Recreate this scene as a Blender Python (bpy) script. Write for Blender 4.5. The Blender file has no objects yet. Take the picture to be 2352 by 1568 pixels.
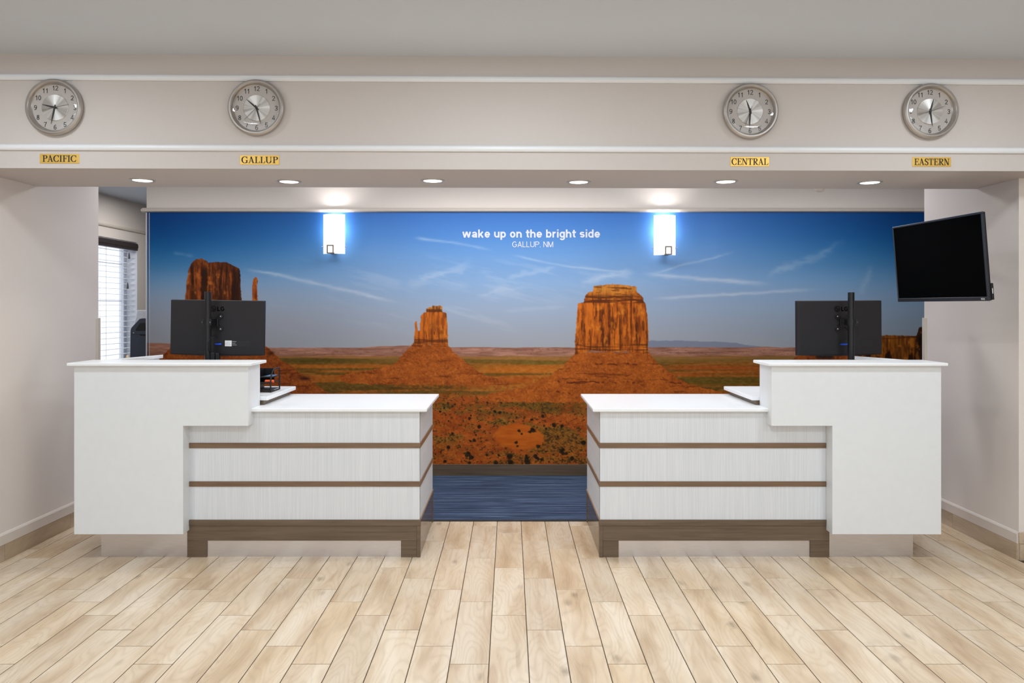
import bpy, bmesh, math, random
import numpy as np
from mathutils import Vector, Matrix

S = bpy.context.scene
COL = S.collection
PI = math.pi
random.seed(7)

# ------------------------------------------------------------------ camera
FPX, VX, VY, CH = 1745.0, 1171.0, 708.0, 1.345          # focal length in px, vanishing point, eye height
cam = bpy.data.cameras.new('camera')
cam.sensor_width = 36.0
cam.lens = 36.0 * FPX / 2352.0
cam.shift_x = (1176.0 - VX) / 2352.0
cam.shift_y = -(784.0 - VY) / 2352.0
cam.clip_start = 0.05
camo = bpy.data.objects.new('camera', cam)
COL.objects.link(camo)
camo.location = (0, 0, CH)
camo.rotation_euler = (PI / 2, 0, 0)
S.camera = camo


def X_(px, Y):
    return (px - VX) * Y / FPX


def Z_(py, Y):
    return CH - (py - VY) * Y / FPX


# ------------------------------------------------------------------ world, lights, exposure
world = bpy.data.worlds.new('daylight')
S.world = world
world.use_nodes = True
bg = world.node_tree.nodes['Background']
bg.inputs[0].default_value = (0.93, 0.965, 1.0, 1)
bg.inputs[1].default_value = 1.9
S.view_settings.view_transform = 'Standard'
S.view_settings.look = 'None'
S.view_settings.gamma = 1.0
S.view_settings.use_curve_mapping = False
S.view_settings.exposure = -0.06


def area(name, loc, sx, sy, power, color=(1, 1, 1), rot=(0, 0, 0)):
    l = bpy.data.lights.new(name, 'AREA')
    l.shape = 'RECTANGLE'
    l.size, l.size_y = sx, sy
    l.energy = power
    l.color = color
    o = bpy.data.objects.new(name, l)
    COL.objects.link(o)
    o.location = loc
    o.rotation_euler = rot
    return o


COOL = (0.855, 0.94, 1.0)
for lx, ly, lp in ((0.1, 0.75, 36), (-2.35, 0.6, 16), (2.35, 0.6, 34), (-1.7, -2.0, 19), (1.7, -2.0, 19)):     # lobby ceiling panels
    area('lobby_light', (lx, ly, 2.585), 0.5, 0.5, lp, COOL)
for lx in (-2.2, 0.0, 2.2):                                # row in front of the desks
    area('lobby_light', (lx, 2.75, 2.585), 0.3, 0.3, 16, COOL)
for lx, lp in ((-2.3, 10), (0.0, 29), (2.3, 11)):          # staff side ceiling, behind the header
    area('office_light_and_fill', (lx, 5.3, 2.42), 1.9, 0.35, lp, (0.98, 0.985, 1.0))
area('office_light_and_fill', (-3.1, 7.2, 2.42), 0.6, 0.6, 14, (1.0, 0.98, 0.95))  # added fill to lift the dark window end, no known fixture

# ------------------------------------------------------------------ helpers: materials


def lin(c):
    c = c / 255.0
    return c / 12.92 if c <= 0.04045 else ((c + 0.055) / 1.055) ** 2.4


def rgb(r, g, b):
    return (lin(r), lin(g), lin(b), 1.0)


class NT:
    """a thin wrapper to write node trees briefly"""
    def __init__(s, name):
        s.m = bpy.data.materials.new(name)
        s.m.use_nodes = True
        s.t = s.m.node_tree
        s.n = s.t.nodes
        s.p = s.n['Principled BSDF']

    def node(s, kind, **kw):
        n = s.n.new(kind)
        for k, v in kw.items():
            if k.startswith('i_'):
                n.inputs[k[2:].replace('_', ' ')].default_value = v
            else:
                setattr(n, k, v)
        return n

    def link(s, a, b):
        s.t.links.new(a, b)

    def coords(s, scale=(1, 1, 1), kind='Object', rand=0.0):
        tc = s.node('ShaderNodeTexCoord')
        out = tc.outputs[kind]
        if rand:
            oi = s.node('ShaderNodeObjectInfo')
            cb = s.node('ShaderNodeCombineXYZ')
            m1 = s.node('ShaderNodeMath', operation='MULTIPLY')
            m1.inputs[1].default_value = rand
            m2 = s.node('ShaderNodeMath', operation='MULTIPLY')
            m2.inputs[1].default_value = rand * 7.31
            s.link(oi.outputs['Random'], m1.inputs[0])
            s.link(oi.outputs['Random'], m2.inputs[0])
            s.link(m1.outputs[0], cb.inputs[0])
            s.link(m2.outputs[0], cb.inputs[1])
            ad = s.node('ShaderNodeVectorMath', operation='ADD')
            s.link(out, ad.inputs[0])
            s.link(cb.outputs[0], ad.inputs[1])
            out = ad.outputs[0]
        mp = s.node('ShaderNodeVectorMath', operation='MULTIPLY')
        mp.inputs[1].default_value = scale
        s.link(out, mp.inputs[0])
        return mp.outputs[0]

    def noise(s, vec, scale, detail=2.0, rough=0.5, dist=0.0):
        n = s.node('ShaderNodeTexNoise')
        n.inputs['Scale'].default_value = scale
        n.inputs['Detail'].default_value = detail
        n.inputs['Roughness'].default_value = rough
        n.inputs['Distortion'].default_value = dist
        s.link(vec, n.inputs['Vector'])
        return n.outputs[0]

    def ramp(s, fac, stops, interp='LINEAR'):
        r = s.node('ShaderNodeValToRGB')
        r.color_ramp.interpolation = interp
        e = r.color_ramp.elements
        while len(e) < len(stops):
            e.new(0.5)
        for k, (p, c) in enumerate(stops):
            e[k].position = p
            e[k].color = c if len(c) == 4 else (*c, 1)
        s.link(fac, r.inputs[0])
        return r.outputs[0]

    def mix(s, fac, a, b, mode='MIX'):
        m = s.node('ShaderNodeMix', data_type='RGBA', blend_type=mode)
        for sock, v in ((m.inputs[0], fac), (m.inputs[6], a), (m.inputs[7], b)):
            if hasattr(v, 'links'):
                s.link(v, sock)
            else:
                sock.default_value = v
        return m.outputs[2]

    def math(s, op, a, b=None):
        m = s.node('ShaderNodeMath', operation=op)
        for k, v in enumerate((a, b)):
            if v is None:
                continue
            if hasattr(v, 'links'):
                s.link(v, m.inputs[k])
            else:
                m.inputs[k].default_value = v
        return m.outputs[0]

    def bump(s, h, strength, dist=0.002):
        b = s.node('ShaderNodeBump')
        b.inputs['Strength'].default_value = strength
        b.inputs['Distance'].default_value = dist
        s.link(h, b.inputs['Height'])
        s.link(b.outputs[0], s.p.inputs['Normal'])

    def base(s, c):
        if hasattr(c, 'links'):
            s.link(c, s.p.inputs['Base Color'])
        else:
            s.p.inputs['Base Color'].default_value = c

    def surf(s, rough=0.5, metal=0.0, spec=0.5):
        s.p.inputs['Roughness'].default_value = rough
        s.p.inputs['Metallic'].default_value = metal
        s.p.inputs['Specular IOR Level'].default_value = spec


def plain(name, c, rough=0.5, metal=0.0, spec=0.5, var=0.06, scale=40.0):
    """one colour with a faint procedural mottle"""
    t = NT(name)
    v = t.noise(t.coords(), scale, 3)
    d = tuple(x * (1 - var) for x in c[:3]) + (1,)
    u = tuple(min(1, x * (1 + var)) for x in c[:3]) + (1,)
    t.base(t.ramp(v, [(0.3, d), (0.7, u)]))
    t.surf(rough, metal, spec)
    return t.m


def paint(name, c, rough=0.7, tex=0.45):
    """wall paint on orange peel plaster"""
    t = NT(name)
    vec = t.coords()
    big = t.noise(vec, 1.3, 2)
    d = tuple(x * 0.965 for x in c[:3]) + (1,)
    t.base(t.mix(big, d, c))
    t.surf(rough, 0, 0.35)
    t.bump(t.noise(vec, 190, 3, 0.6), tex, 0.0012)
    return t.m


M = {}
M['wall'] = paint('beige_wall_paint', rgb(224, 215, 208))
M['header'] = paint('header_paint', rgb(199, 191, 186))
M['ceiling'] = paint('ceiling_paint', rgb(208, 215, 224))
M['trim'] = paint('white_trim_paint', rgb(226, 227, 229), 0.35, 0.03)
M['trim_beige'] = paint('beige_trim_paint', rgb(208, 198, 186), 0.4, 0.03)
M['cove'] = paint('pale_cove_paint', rgb(216, 206, 197), 0.5, 0.4)
M['white_slab'] = plain('white_solid_surface', rgb(236, 238, 240), 0.3, 0, 0.35, 0.01, 60)
M['white_panel'] = plain('matt_white_laminate', rgb(221, 223, 225), 0.45, 0, 0.4, 0.012, 25)
M['steel'] = None
M['black'] = plain('black_plastic', rgb(24, 24, 27), 0.42, 0, 0.3, 0.12, 200)
M['shell'] = plain('charcoal_plastic', rgb(38, 36, 38), 0.55, 0, 0.2, 0.08, 300)
M['black_metal'] = plain('black_powder_coat', rgb(17, 17, 20), 0.38, 0, 0.35, 0.1, 300)
M['gloss_black'] = plain('screen_glass', rgb(2, 2, 2), 0.6, 0, 0.02, 0.02)
M['bezel'] = plain('bezel_plastic', rgb(36, 38, 44), 0.3, 0, 0.5, 0.04)
M['screw'] = plain('zinc_screw', rgb(200, 200, 205), 0.3, 1.0, 0.5, 0.05)
M['chrome'] = plain('satin_nickel', rgb(205, 202, 198), 0.22, 1.0, 0.5, 0.03)
M['ink'] = plain('black_ink', rgb(28, 24, 22), 0.6)
M['grey_print'] = plain('grey_print', rgb(150, 150, 152), 0.6)
M['label'] = plain('white_label', rgb(226, 226, 226), 0.6)
M['blue_plug'] = plain('blue_plug_plastic', rgb(28, 72, 190), 0.4)
M['blue_paper'] = plain('blue_paper', rgb(88, 112, 148), 0.7)
M['orange'] = plain('orange_plastic', rgb(236, 92, 34), 0.4)
M['tan'] = plain('tan_paper', rgb(214, 186, 140), 0.7)
M['printer_white'] = plain('printer_white_plastic', rgb(222, 226, 234), 0.45)
M['printer_dark'] = plain('printer_slate_plastic', rgb(60, 66, 82), 0.4)
M['cavity'] = plain('dark_cavity', rgb(10, 11, 14), 0.6)
M['slat'] = plain('white_blind_slat', rgb(232, 236, 244), 0.5, 0, 0.4, 0.02)
M['dark_wood_valance'] = plain('espresso_valance', rgb(46, 38, 40), 0.45, 0, 0.4, 0.15, 30)
M['cord'] = plain('pale_cord', rgb(190, 190, 196), 0.7)
M['tassel'] = plain('grey_tassel', rgb(70, 66, 64), 0.6)
M['frame_white'] = plain('white_vinyl_frame', rgb(214, 217, 224), 0.4, 0, 0.4, 0.02)
M['grout'] = plain('brown_grout', rgb(88, 74, 62), 0.9, 0, 0.2, 0.15, 60)
M['edge_strip'] = plain('black_rubber', rgb(28, 28, 32), 0.6)
M['mural_text'] = plain('pale_print', rgb(212, 215, 222), 0.6, 0, 0.3, 0.01)
M['can_trim'] = plain('brushed_can_trim', rgb(186, 180, 175), 0.4, 0.3)
M['bronze_ring'] = plain('brushed_bronze_nickel', rgb(128, 118, 108), 0.4, 0.8, 0.5, 0.05)

# brushed steel toe kick
t = NT('brushed_steel')
vec = t.coords((1, 1, 60))
n = t.noise(vec, 14, 4, 0.6)
t.base(t.ramp(n, [(0.3, rgb(194, 188, 186)), (0.7, rgb(210, 205, 203))]))
t.surf(0.28, 0.85)
t.bump(n, 0.06, 0.001)
M['steel'] = t.m

# vertically combed grey white laminate
def linen(name, axis):
    t = NT(name)
    sc = (230, 230, 3) if axis == 'z' else (3, 3, 200)
    n = t.noise(t.coords(sc), 1.0, 3, 0.65)
    n2 = t.noise(t.coords((60, 60, 1.2) if axis == 'z' else (1.2, 1.2, 60)), 1.0, 2)
    f = t.math('ADD', t.math('MULTIPLY', n, 0.8), t.math('MULTIPLY', n2, 0.2))
    t.base(t.ramp(f, [(0.3, rgb(203, 206, 210)), (0.5, rgb(212, 214, 217)), (0.7, rgb(220, 222, 224))]))
    t.surf(0.4, 0, 0.25)
    return t.m


M['linen'] = linen('combed_linen_laminate', 'z')
M['linen_side'] = linen('combed_linen_laminate_side', 'y')


def wood(name, c0, c1, c2, rough=0.4, axis=(1.2, 30, 30), rand=3.0):
    t = NT(name)
    v = t.coords(axis, rand=rand)
    n = t.noise(v, 1.6, 5, 0.6, 0.6)
    n2 = t.noise(t.coords(tuple(a * 4 for a in axis), rand=rand), 2.0, 3, 0.6)
    f = t.math('ADD', t.math('MULTIPLY', n, 0.75), t.math('MULTIPLY', n2, 0.25))
    t.base(t.ramp(f, [(0.3, c0), (0.5, c1), (0.72, c2)]))
    t.surf(rough, 0, 0.4)
    return t.m


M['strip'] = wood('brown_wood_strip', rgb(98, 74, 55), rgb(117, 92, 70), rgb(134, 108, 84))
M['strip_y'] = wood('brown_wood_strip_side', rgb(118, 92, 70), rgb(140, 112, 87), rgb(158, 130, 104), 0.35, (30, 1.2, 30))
M['base_wood'] = wood('dark_brown_base', rgb(84, 68, 53), rgb(101, 84, 67), rgb(116, 98, 80), 0.38)
M['base_side'] = wood('dark_brown_base_gloss', rgb(80, 66, 55), rgb(95, 80, 68), rgb(108, 92, 78), 0.12, (30, 1.2, 30))
M['back_base'] = wood('dark_brown_skirting', rgb(76, 61, 46), rgb(92, 76, 59), rgb(108, 92, 74), 0.4)

# wood look porcelain planks: each plank picks its own patch and tint
def plank_mat(name, c_dark, c_mid, c_light, rough):
    t = NT(name)
    v = t.coords((1, 1, 1), rand=37.0)
    vs = t.node('ShaderNodeVectorMath', operation='MULTIPLY')
    vs.inputs[1].default_value = (9.0, 1.5, 9.0)
    t.link(v, vs.inputs[0])
    broad = t.noise(vs.outputs[0], 0.9, 3, 0.55)
    vr = t.node('ShaderNodeVectorMath', operation='MULTIPLY')
    vr.inputs[1].default_value = (11.0, 2.4, 11.0)
    t.link(v, vr.inputs[0])
    rn = t.noise(vr.outputs[0], 0.75, 1.2, 0.4)
    ring = t.math('SINE', t.math('MULTIPLY', rn, 95.0))
    ring = t.math('MULTIPLY', t.math('ADD', ring, 1.0), 0.5)
    vf = t.node('ShaderNodeVectorMath', operation='MULTIPLY')
    vf.inputs[1].default_value = (140.0, 5.0, 140.0)
    t.link(v, vf.inputs[0])
    fine = t.noise(vf.outputs[0], 1.0, 3, 0.6)
    col = t.ramp(broad, [(0.30, c_dark), (0.47, c_mid), (0.62, c_light)])
    oi = t.node('ShaderNodeObjectInfo')
    tint = t.ramp(oi.outputs['Random'], [(0.0, (1.02, 0.99, 0.95, 1)), (0.25, (0.95, 0.92, 0.88, 1)), (0.5, (1.04, 1.03, 1.02, 1)),
                                         (0.75, (1.0, 0.94, 0.85, 1)), (1.0, (0.92, 0.90, 0.88, 1))])
    col = t.mix(1.0, col, tint, 'MULTIPLY')
    rfac = t.math('MULTIPLY', t.math('POWER', ring, 3.0), 0.17)
    col = t.mix(rfac, col, rgb(150, 122, 92))
    ffac = t.math('MULTIPLY', fine, 0.22)
    col = t.mix(ffac, col, rgb(172, 148, 120))
    # knots
    vk = t.node('ShaderNodeVectorMath', operation='MULTIPLY')
    vk.inputs[1].default_value = (6.0, 3.0, 0.0)
    t.link(v, vk.inputs[0])
    vo = t.node('ShaderNodeTexVoronoi')
    vo.inputs['Scale'].default_value = 1.0
    t.link(vk.outputs[0], vo.inputs['Vector'])
    dist = t.math('ADD', vo.outputs['Distance'], t.math('MULTIPLY', t.math('SUBTRACT', fine, 0.5), 0.16))
    kn = t.ramp(dist, [(0.02, (1, 1, 1, 1)), (0.14, (0, 0, 0, 1))])
    kf = t.math('MULTIPLY', kn, 0.55)
    col = t.mix(kf, col, rgb(112, 92, 72))
    vt = t.node('ShaderNodeVectorMath', operation='MULTIPLY')
    vt.inputs[1].default_value = (34.0, 2.2, 34.0)
    t.link(v, vt.inputs[0])
    streak = t.ramp(t.noise(vt.outputs[0], 1.0, 2, 0.5), [(0.60, (0, 0, 0, 1)), (0.74, (1, 1, 1, 1))])
    col = t.mix(t.math('MULTIPLY', streak, 0.30), col, rgb(150, 122, 92))
    t.base(col)
    rr = t.math('ADD', t.math('MULTIPLY', fine, 0.14), rough)
    t.link(rr, t.p.inputs['Roughness'])
    t.p.inputs['Specular IOR Level'].default_value = 0.45
    t.bump(t.math('ADD', fine, t.math('MULTIPLY', ring, 0.3)), 0.08, 0.001)
    return t.m


M['plank'] = plank_mat('wood_look_porcelain', rgb(194, 168, 138), rgb(220, 200, 174), rgb(232, 217, 197), 0.22)
M['base_tile'] = plank_mat('wood_look_base_tile', rgb(160, 142, 122), rgb(180, 164, 144), rgb(194, 178, 160), 0.3)

# blue streaked carpet
t = NT('blue_streak_carpet')
a = t.noise(t.coords((1.6, 75, 1)), 1.0, 2, 0.5)
b_ = t.noise(t.coords((5.0, 150, 1)), 1.0, 3, 0.6)
f = t.math('ADD', t.math('MULTIPLY', a, 0.6), t.math('MULTIPLY', b_, 0.4))
t.base(t.ramp(f, [(0.34, rgb(34, 40, 54)), (0.46, rgb(54, 66, 88)), (0.56, rgb(74, 90, 116)), (0.68, rgb(118, 132, 150))]))
t.surf(0.95, 0, 0.1)
t.bump(t.noise(t.coords((300, 300, 300)), 1.0, 2), 0.5, 0.003)
M['carpet'] = t.m

# brushed aluminium, radially brushed dial, gold plate
def radial(name, c0, c1, rough):
    t = NT(name)
    tc = t.node('ShaderNodeTexCoord')
    sp = t.node('ShaderNodeSeparateXYZ')
    t.link(tc.outputs['Object'], sp.inputs[0])
    ang = t.math('ARCTAN2', sp.outputs[2], sp.outputs[0])
    cb = t.node('ShaderNodeCombineXYZ')
    t.link(t.math('SINE', ang), cb.inputs[0])
    t.link(t.math('COSINE', ang), cb.inputs[1])
    n = t.noise(cb.outputs[0], 1.5, 4, 0.5)
    t.base(t.ramp(n, [(0.36, c0), (0.64, c1)]))  # broad angular tones paint in the highlights of the spun metal
    t.surf(rough, 0.75)
    t.p.inputs['Anisotropic'].default_value = 0.7
    tg = t.node('ShaderNodeTangent', direction_type='RADIAL', axis='Y')
    t.link(tg.outputs[0], t.p.inputs['Tangent'])
    return t.m


M['dial'] = radial('spun_aluminium', rgb(168, 162, 157), rgb(240, 238, 235), 0.33)
M['rim'] = plain('brushed_nickel_rim', rgb(186, 180, 175), 0.3, 0.9, 0.5, 0.03, 30)
M['face'] = plain('taupe_clock_face', rgb(180, 173, 168), 0.5, 0.0, 0.4, 0.02)
t = NT('brushed_gold')
n = t.noise(t.coords((3, 3, 160)), 1.0, 3)
t.base(t.ramp(n, [(0.3, rgb(228, 184, 92)), (0.7, rgb(234, 192, 100))]))
t.surf(0.34, 0.55)
M['gold'] = t.m


def thin_glass(name, tint, gloss=1.0):
    m = bpy.data.materials.new(name)
    m.use_nodes = True
    nt = m.node_tree
    nt.nodes.clear()
    o = nt.nodes.new('ShaderNodeOutputMaterial')
    mx = nt.nodes.new('ShaderNodeMixShader')
    tr = nt.nodes.new('ShaderNodeBsdfTransparent')
    tr.inputs[0].default_value = tint
    gl = nt.nodes.new('ShaderNodeBsdfGlossy')
    gl.inputs['Roughness'].default_value = 0.02
    lw = nt.nodes.new('ShaderNodeLayerWeight')             # same on both sides of the thin sheet
    pw = nt.nodes.new('ShaderNodeMath')
    pw.operation = 'POWER'
    pw.inputs[1].default_value = 4.5
    nt.links.new(lw.outputs['Facing'], pw.inputs[0])
    mu = nt.nodes.new('ShaderNodeMath')
    mu.operation = 'MULTIPLY_ADD'
    mu.inputs[1].default_value = 0.7 * gloss
    mu.inputs[2].default_value = 0.045 * gloss
    nt.links.new(pw.outputs[0], mu.inputs[0])
    nt.links.new(mu.outputs[0], mx.inputs[0])
    nt.links.new(tr.outputs[0], mx.inputs[1])
    nt.links.new(gl.outputs[0], mx.inputs[2])
    nt.links.new(mx.outputs[0], o.inputs[0])
    return m


M['glass'] = thin_glass('window_glass', (0.97, 0.98, 0.99, 1))
M['lens'] = thin_glass('clock_lens', (1, 1, 1, 1))
M['clear_guard'] = thin_glass('clear_guard', (0.90, 0.92, 0.95, 1), 1.5)


def emit(name, color, strength):
    t = NT(name)
    t.base((0.9, 0.9, 0.9, 1))
    t.p.inputs['Emission Color'].default_value = color
    t.p.inputs['Emission Strength'].default_value = strength
    return t.m


M['sconce_shade'] = emit('lit_opal_acrylic', (1.0, 0.985, 0.96, 1), 1.6)
M['bulb'] = emit('lit_bulb', (1.0, 0.97, 0.93, 1), 24)
M['can_lens'] = emit('lit_downlight_lens', (1.0, 0.97, 0.93, 1), 2.2)
M['can_ring'] = emit('lit_downlight_ring', (1.0, 0.98, 0.96, 1), 4.0)

# ------------------------------------------------------------------ helpers: geometry


def bm_new():
    return bmesh.new()


def box(bm, x0, x1, y0, y1, z0, z1, bev=0.0, seg=2):
    x0, x1 = min(x0, x1), max(x0, x1)
    y0, y1 = min(y0, y1), max(y0, y1)
    z0, z1 = min(z0, z1), max(z0, z1)
    vs = [bm.verts.new(p) for p in ((x0, y0, z0), (x1, y0, z0), (x1, y1, z0), (x0, y1, z0),
                                    (x0, y0, z1), (x1, y0, z1), (x1, y1, z1), (x0, y1, z1))]
    fs = [bm.faces.new([vs[i] for i in f]) for f in ((0, 3, 2, 1), (4, 5, 6, 7), (0, 1, 5, 4), (1, 2, 6, 5), (2, 3, 7, 6), (3, 0, 4, 7))]
    if bev > 0:
        es = list({e for f in fs for e in f.edges})
        bmesh.ops.bevel(bm, geom=es, offset=bev, segments=seg, affect='EDGES', profile=0.5)
    return bm


def prism(bm, pts, axis, a, b, bev=0.0):
    """extrude a 2-D outline along an axis. axis 'y': pts are (x,z); 'z': (x,y); 'x': (y,z)"""
    def P(p, k):
        return (p[0], k, p[1]) if axis == 'y' else (p[0], p[1], k) if axis == 'z' else (k, p[0], p[1])
    v0 = [bm.verts.new(P(p, a)) for p in pts]
    v1 = [bm.verts.new(P(p, b)) for p in pts]
    fs = [bm.faces.new(v0), bm.faces.new(v1[::-1])]
    n = len(pts)
    for i in range(n):
        fs.append(bm.faces.new((v0[i], v1[i], v1[(i + 1) % n], v0[(i + 1) % n])))
    bmesh.ops.recalc_face_normals(bm, faces=fs)
    if bev > 0:
        es = list({e for f in fs for e in f.edges})
        bmesh.ops.bevel(bm, geom=es, offset=bev, segments=1, affect='EDGES')
    return bm


def lathe(bm, prof, axis='y', center=(0, 0, 0), seg=64, close=False):
    """revolve profile of (radius, height) about an axis"""
    c = Vector(center)
    rings = []
    for r, h in prof:
        ring = []
        if r < 1e-6:
            p = {'y': (0, h, 0), 'z': (0, 0, h), 'x': (h, 0, 0)}[axis]
            ring = [bm.verts.new(c + Vector(p))] * seg
        else:
            for k in range(seg):
                a = 2 * PI * k / seg
                u, v = r * math.cos(a), r * math.sin(a)
                p = {'y': (u, h, v), 'z': (u, v, h), 'x': (h, u, v)}[axis]
                ring.append(bm.verts.new(c + Vector(p)))
        rings.append(ring)
    if close:
        rings.append(rings[0])
    for A, B in zip(rings, rings[1:]):
        for k in range(seg):
            q = [A[k], A[(k + 1) % seg], B[(k + 1) % seg], B[k]]
            u = []
            for v in q:
                if v not in u:
                    u.append(v)
            if len(u) >= 3:
                try:
                    bm.faces.new(u)
                except ValueError:
                    pass
    bmesh.ops.recalc_face_normals(bm, faces=bm.faces[:])
    return bm


def tube(bm, pts, r, seg=10, cap=True):
    pts = [Vector(p) for p in pts]
    rings = []
    up = None
    for i, p in enumerate(pts):
        d = (pts[min(i + 1, len(pts) - 1)] - pts[max(i - 1, 0)]).normalized()
        if up is None:
            up = Vector((0, 0, 1)) if abs(d.z) < 0.9 else Vector((1, 0, 0))
        a = d.cross(up).normalized()
        b = a.cross(d).normalized()
        up = b
        rings.append([bm.verts.new(p + a * (r * math.cos(2 * PI * k / seg)) + b * (r * math.sin(2 * PI * k / seg))) for k in range(seg)])
    for A, B in zip(rings, rings[1:]):
        for k in range(seg):
            bm.faces.new((A[k], A[(k + 1) % seg], B[(k + 1) % seg], B[k]))
    if cap:
        bm.faces.new(rings[0][::-1])
        bm.faces.new(rings[-1])
    bmesh.ops.recalc_face_normals(bm, faces=bm.faces[:])
    return bm


def mesh_from(bm, name, smooth=False, ang=0.6):
    me = bpy.data.meshes.new(name)
    bm.normal_update()
    bm.to_mesh(me)
    bm.free()
    if smooth:
        me.polygons.foreach_set('use_smooth', [True] * len(me.polygons))
        me.set_sharp_from_angle(angle=ang)
    return me


WLOC = {}


def obj(name, bm, mat, parent=None, smooth=False, world=False, origin=None, label=None):
    """link a bmesh as one mesh object. world=True: coordinates are world ones although it has a parent"""
    off = None
    if parent is not None and world:
        off = WLOC[parent.name]
    elif parent is None and origin is not None:
        off = Vector(origin)
    if off is not None:
        bmesh.ops.translate(bm, verts=bm.verts[:], vec=-off)
    o = bpy.data.objects.new(name, mesh_from(bm, name, smooth))
    o.data.materials.append(mat)
    COL.objects.link(o)
    if parent is not None:
        o.parent = parent
        WLOC[o.name] = WLOC[parent.name]
    else:
        if origin is not None:
            o.location = origin
        WLOC[o.name] = Vector(origin) if origin is not None else Vector((0, 0, 0))
    if label:
        o['label'] = label
    return o


def tag(o, label, cat, group=None, kind=None):
    o['label'] = label
    o['category'] = cat
    if group:
        o['group'] = group
    if kind:
        o['kind'] = kind
    return o


def thing(name, loc, label, cat, group=None, rot=(0, 0, 0)):
    o = bpy.data.objects.new(name, None)
    o.empty_display_size = 0.05
    COL.objects.link(o)
    o.location = loc
    o.rotation_euler = rot
    WLOC[o.name] = Vector(loc)
    return tag(o, label, cat, group)


def struct(name, bm, mat, label, cat, origin=None, smooth=False):
    return tag(obj(name, bm, mat, None, smooth, origin=origin), label, cat, kind='structure')


def copy_tree(o, parent=None):
    c = o.copy()
    COL.objects.link(c)
    if parent is not None:
        c.parent = parent
    WLOC[c.name] = WLOC[o.name]
    for ch in list(o.children):
        copy_tree(ch, c)
    return c


# ------------------------------------------------------------------ lettering: pen strokes swept into flat outlines


def arcp(cx, cy, rx, ry, a0, a1, n=22):
    return [(cx + rx * math.cos(math.radians(a0 + (a1 - a0) * k / n)), cy + ry * math.sin(math.radians(a0 + (a1 - a0) * k / n))) for k in range(n + 1)]


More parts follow.
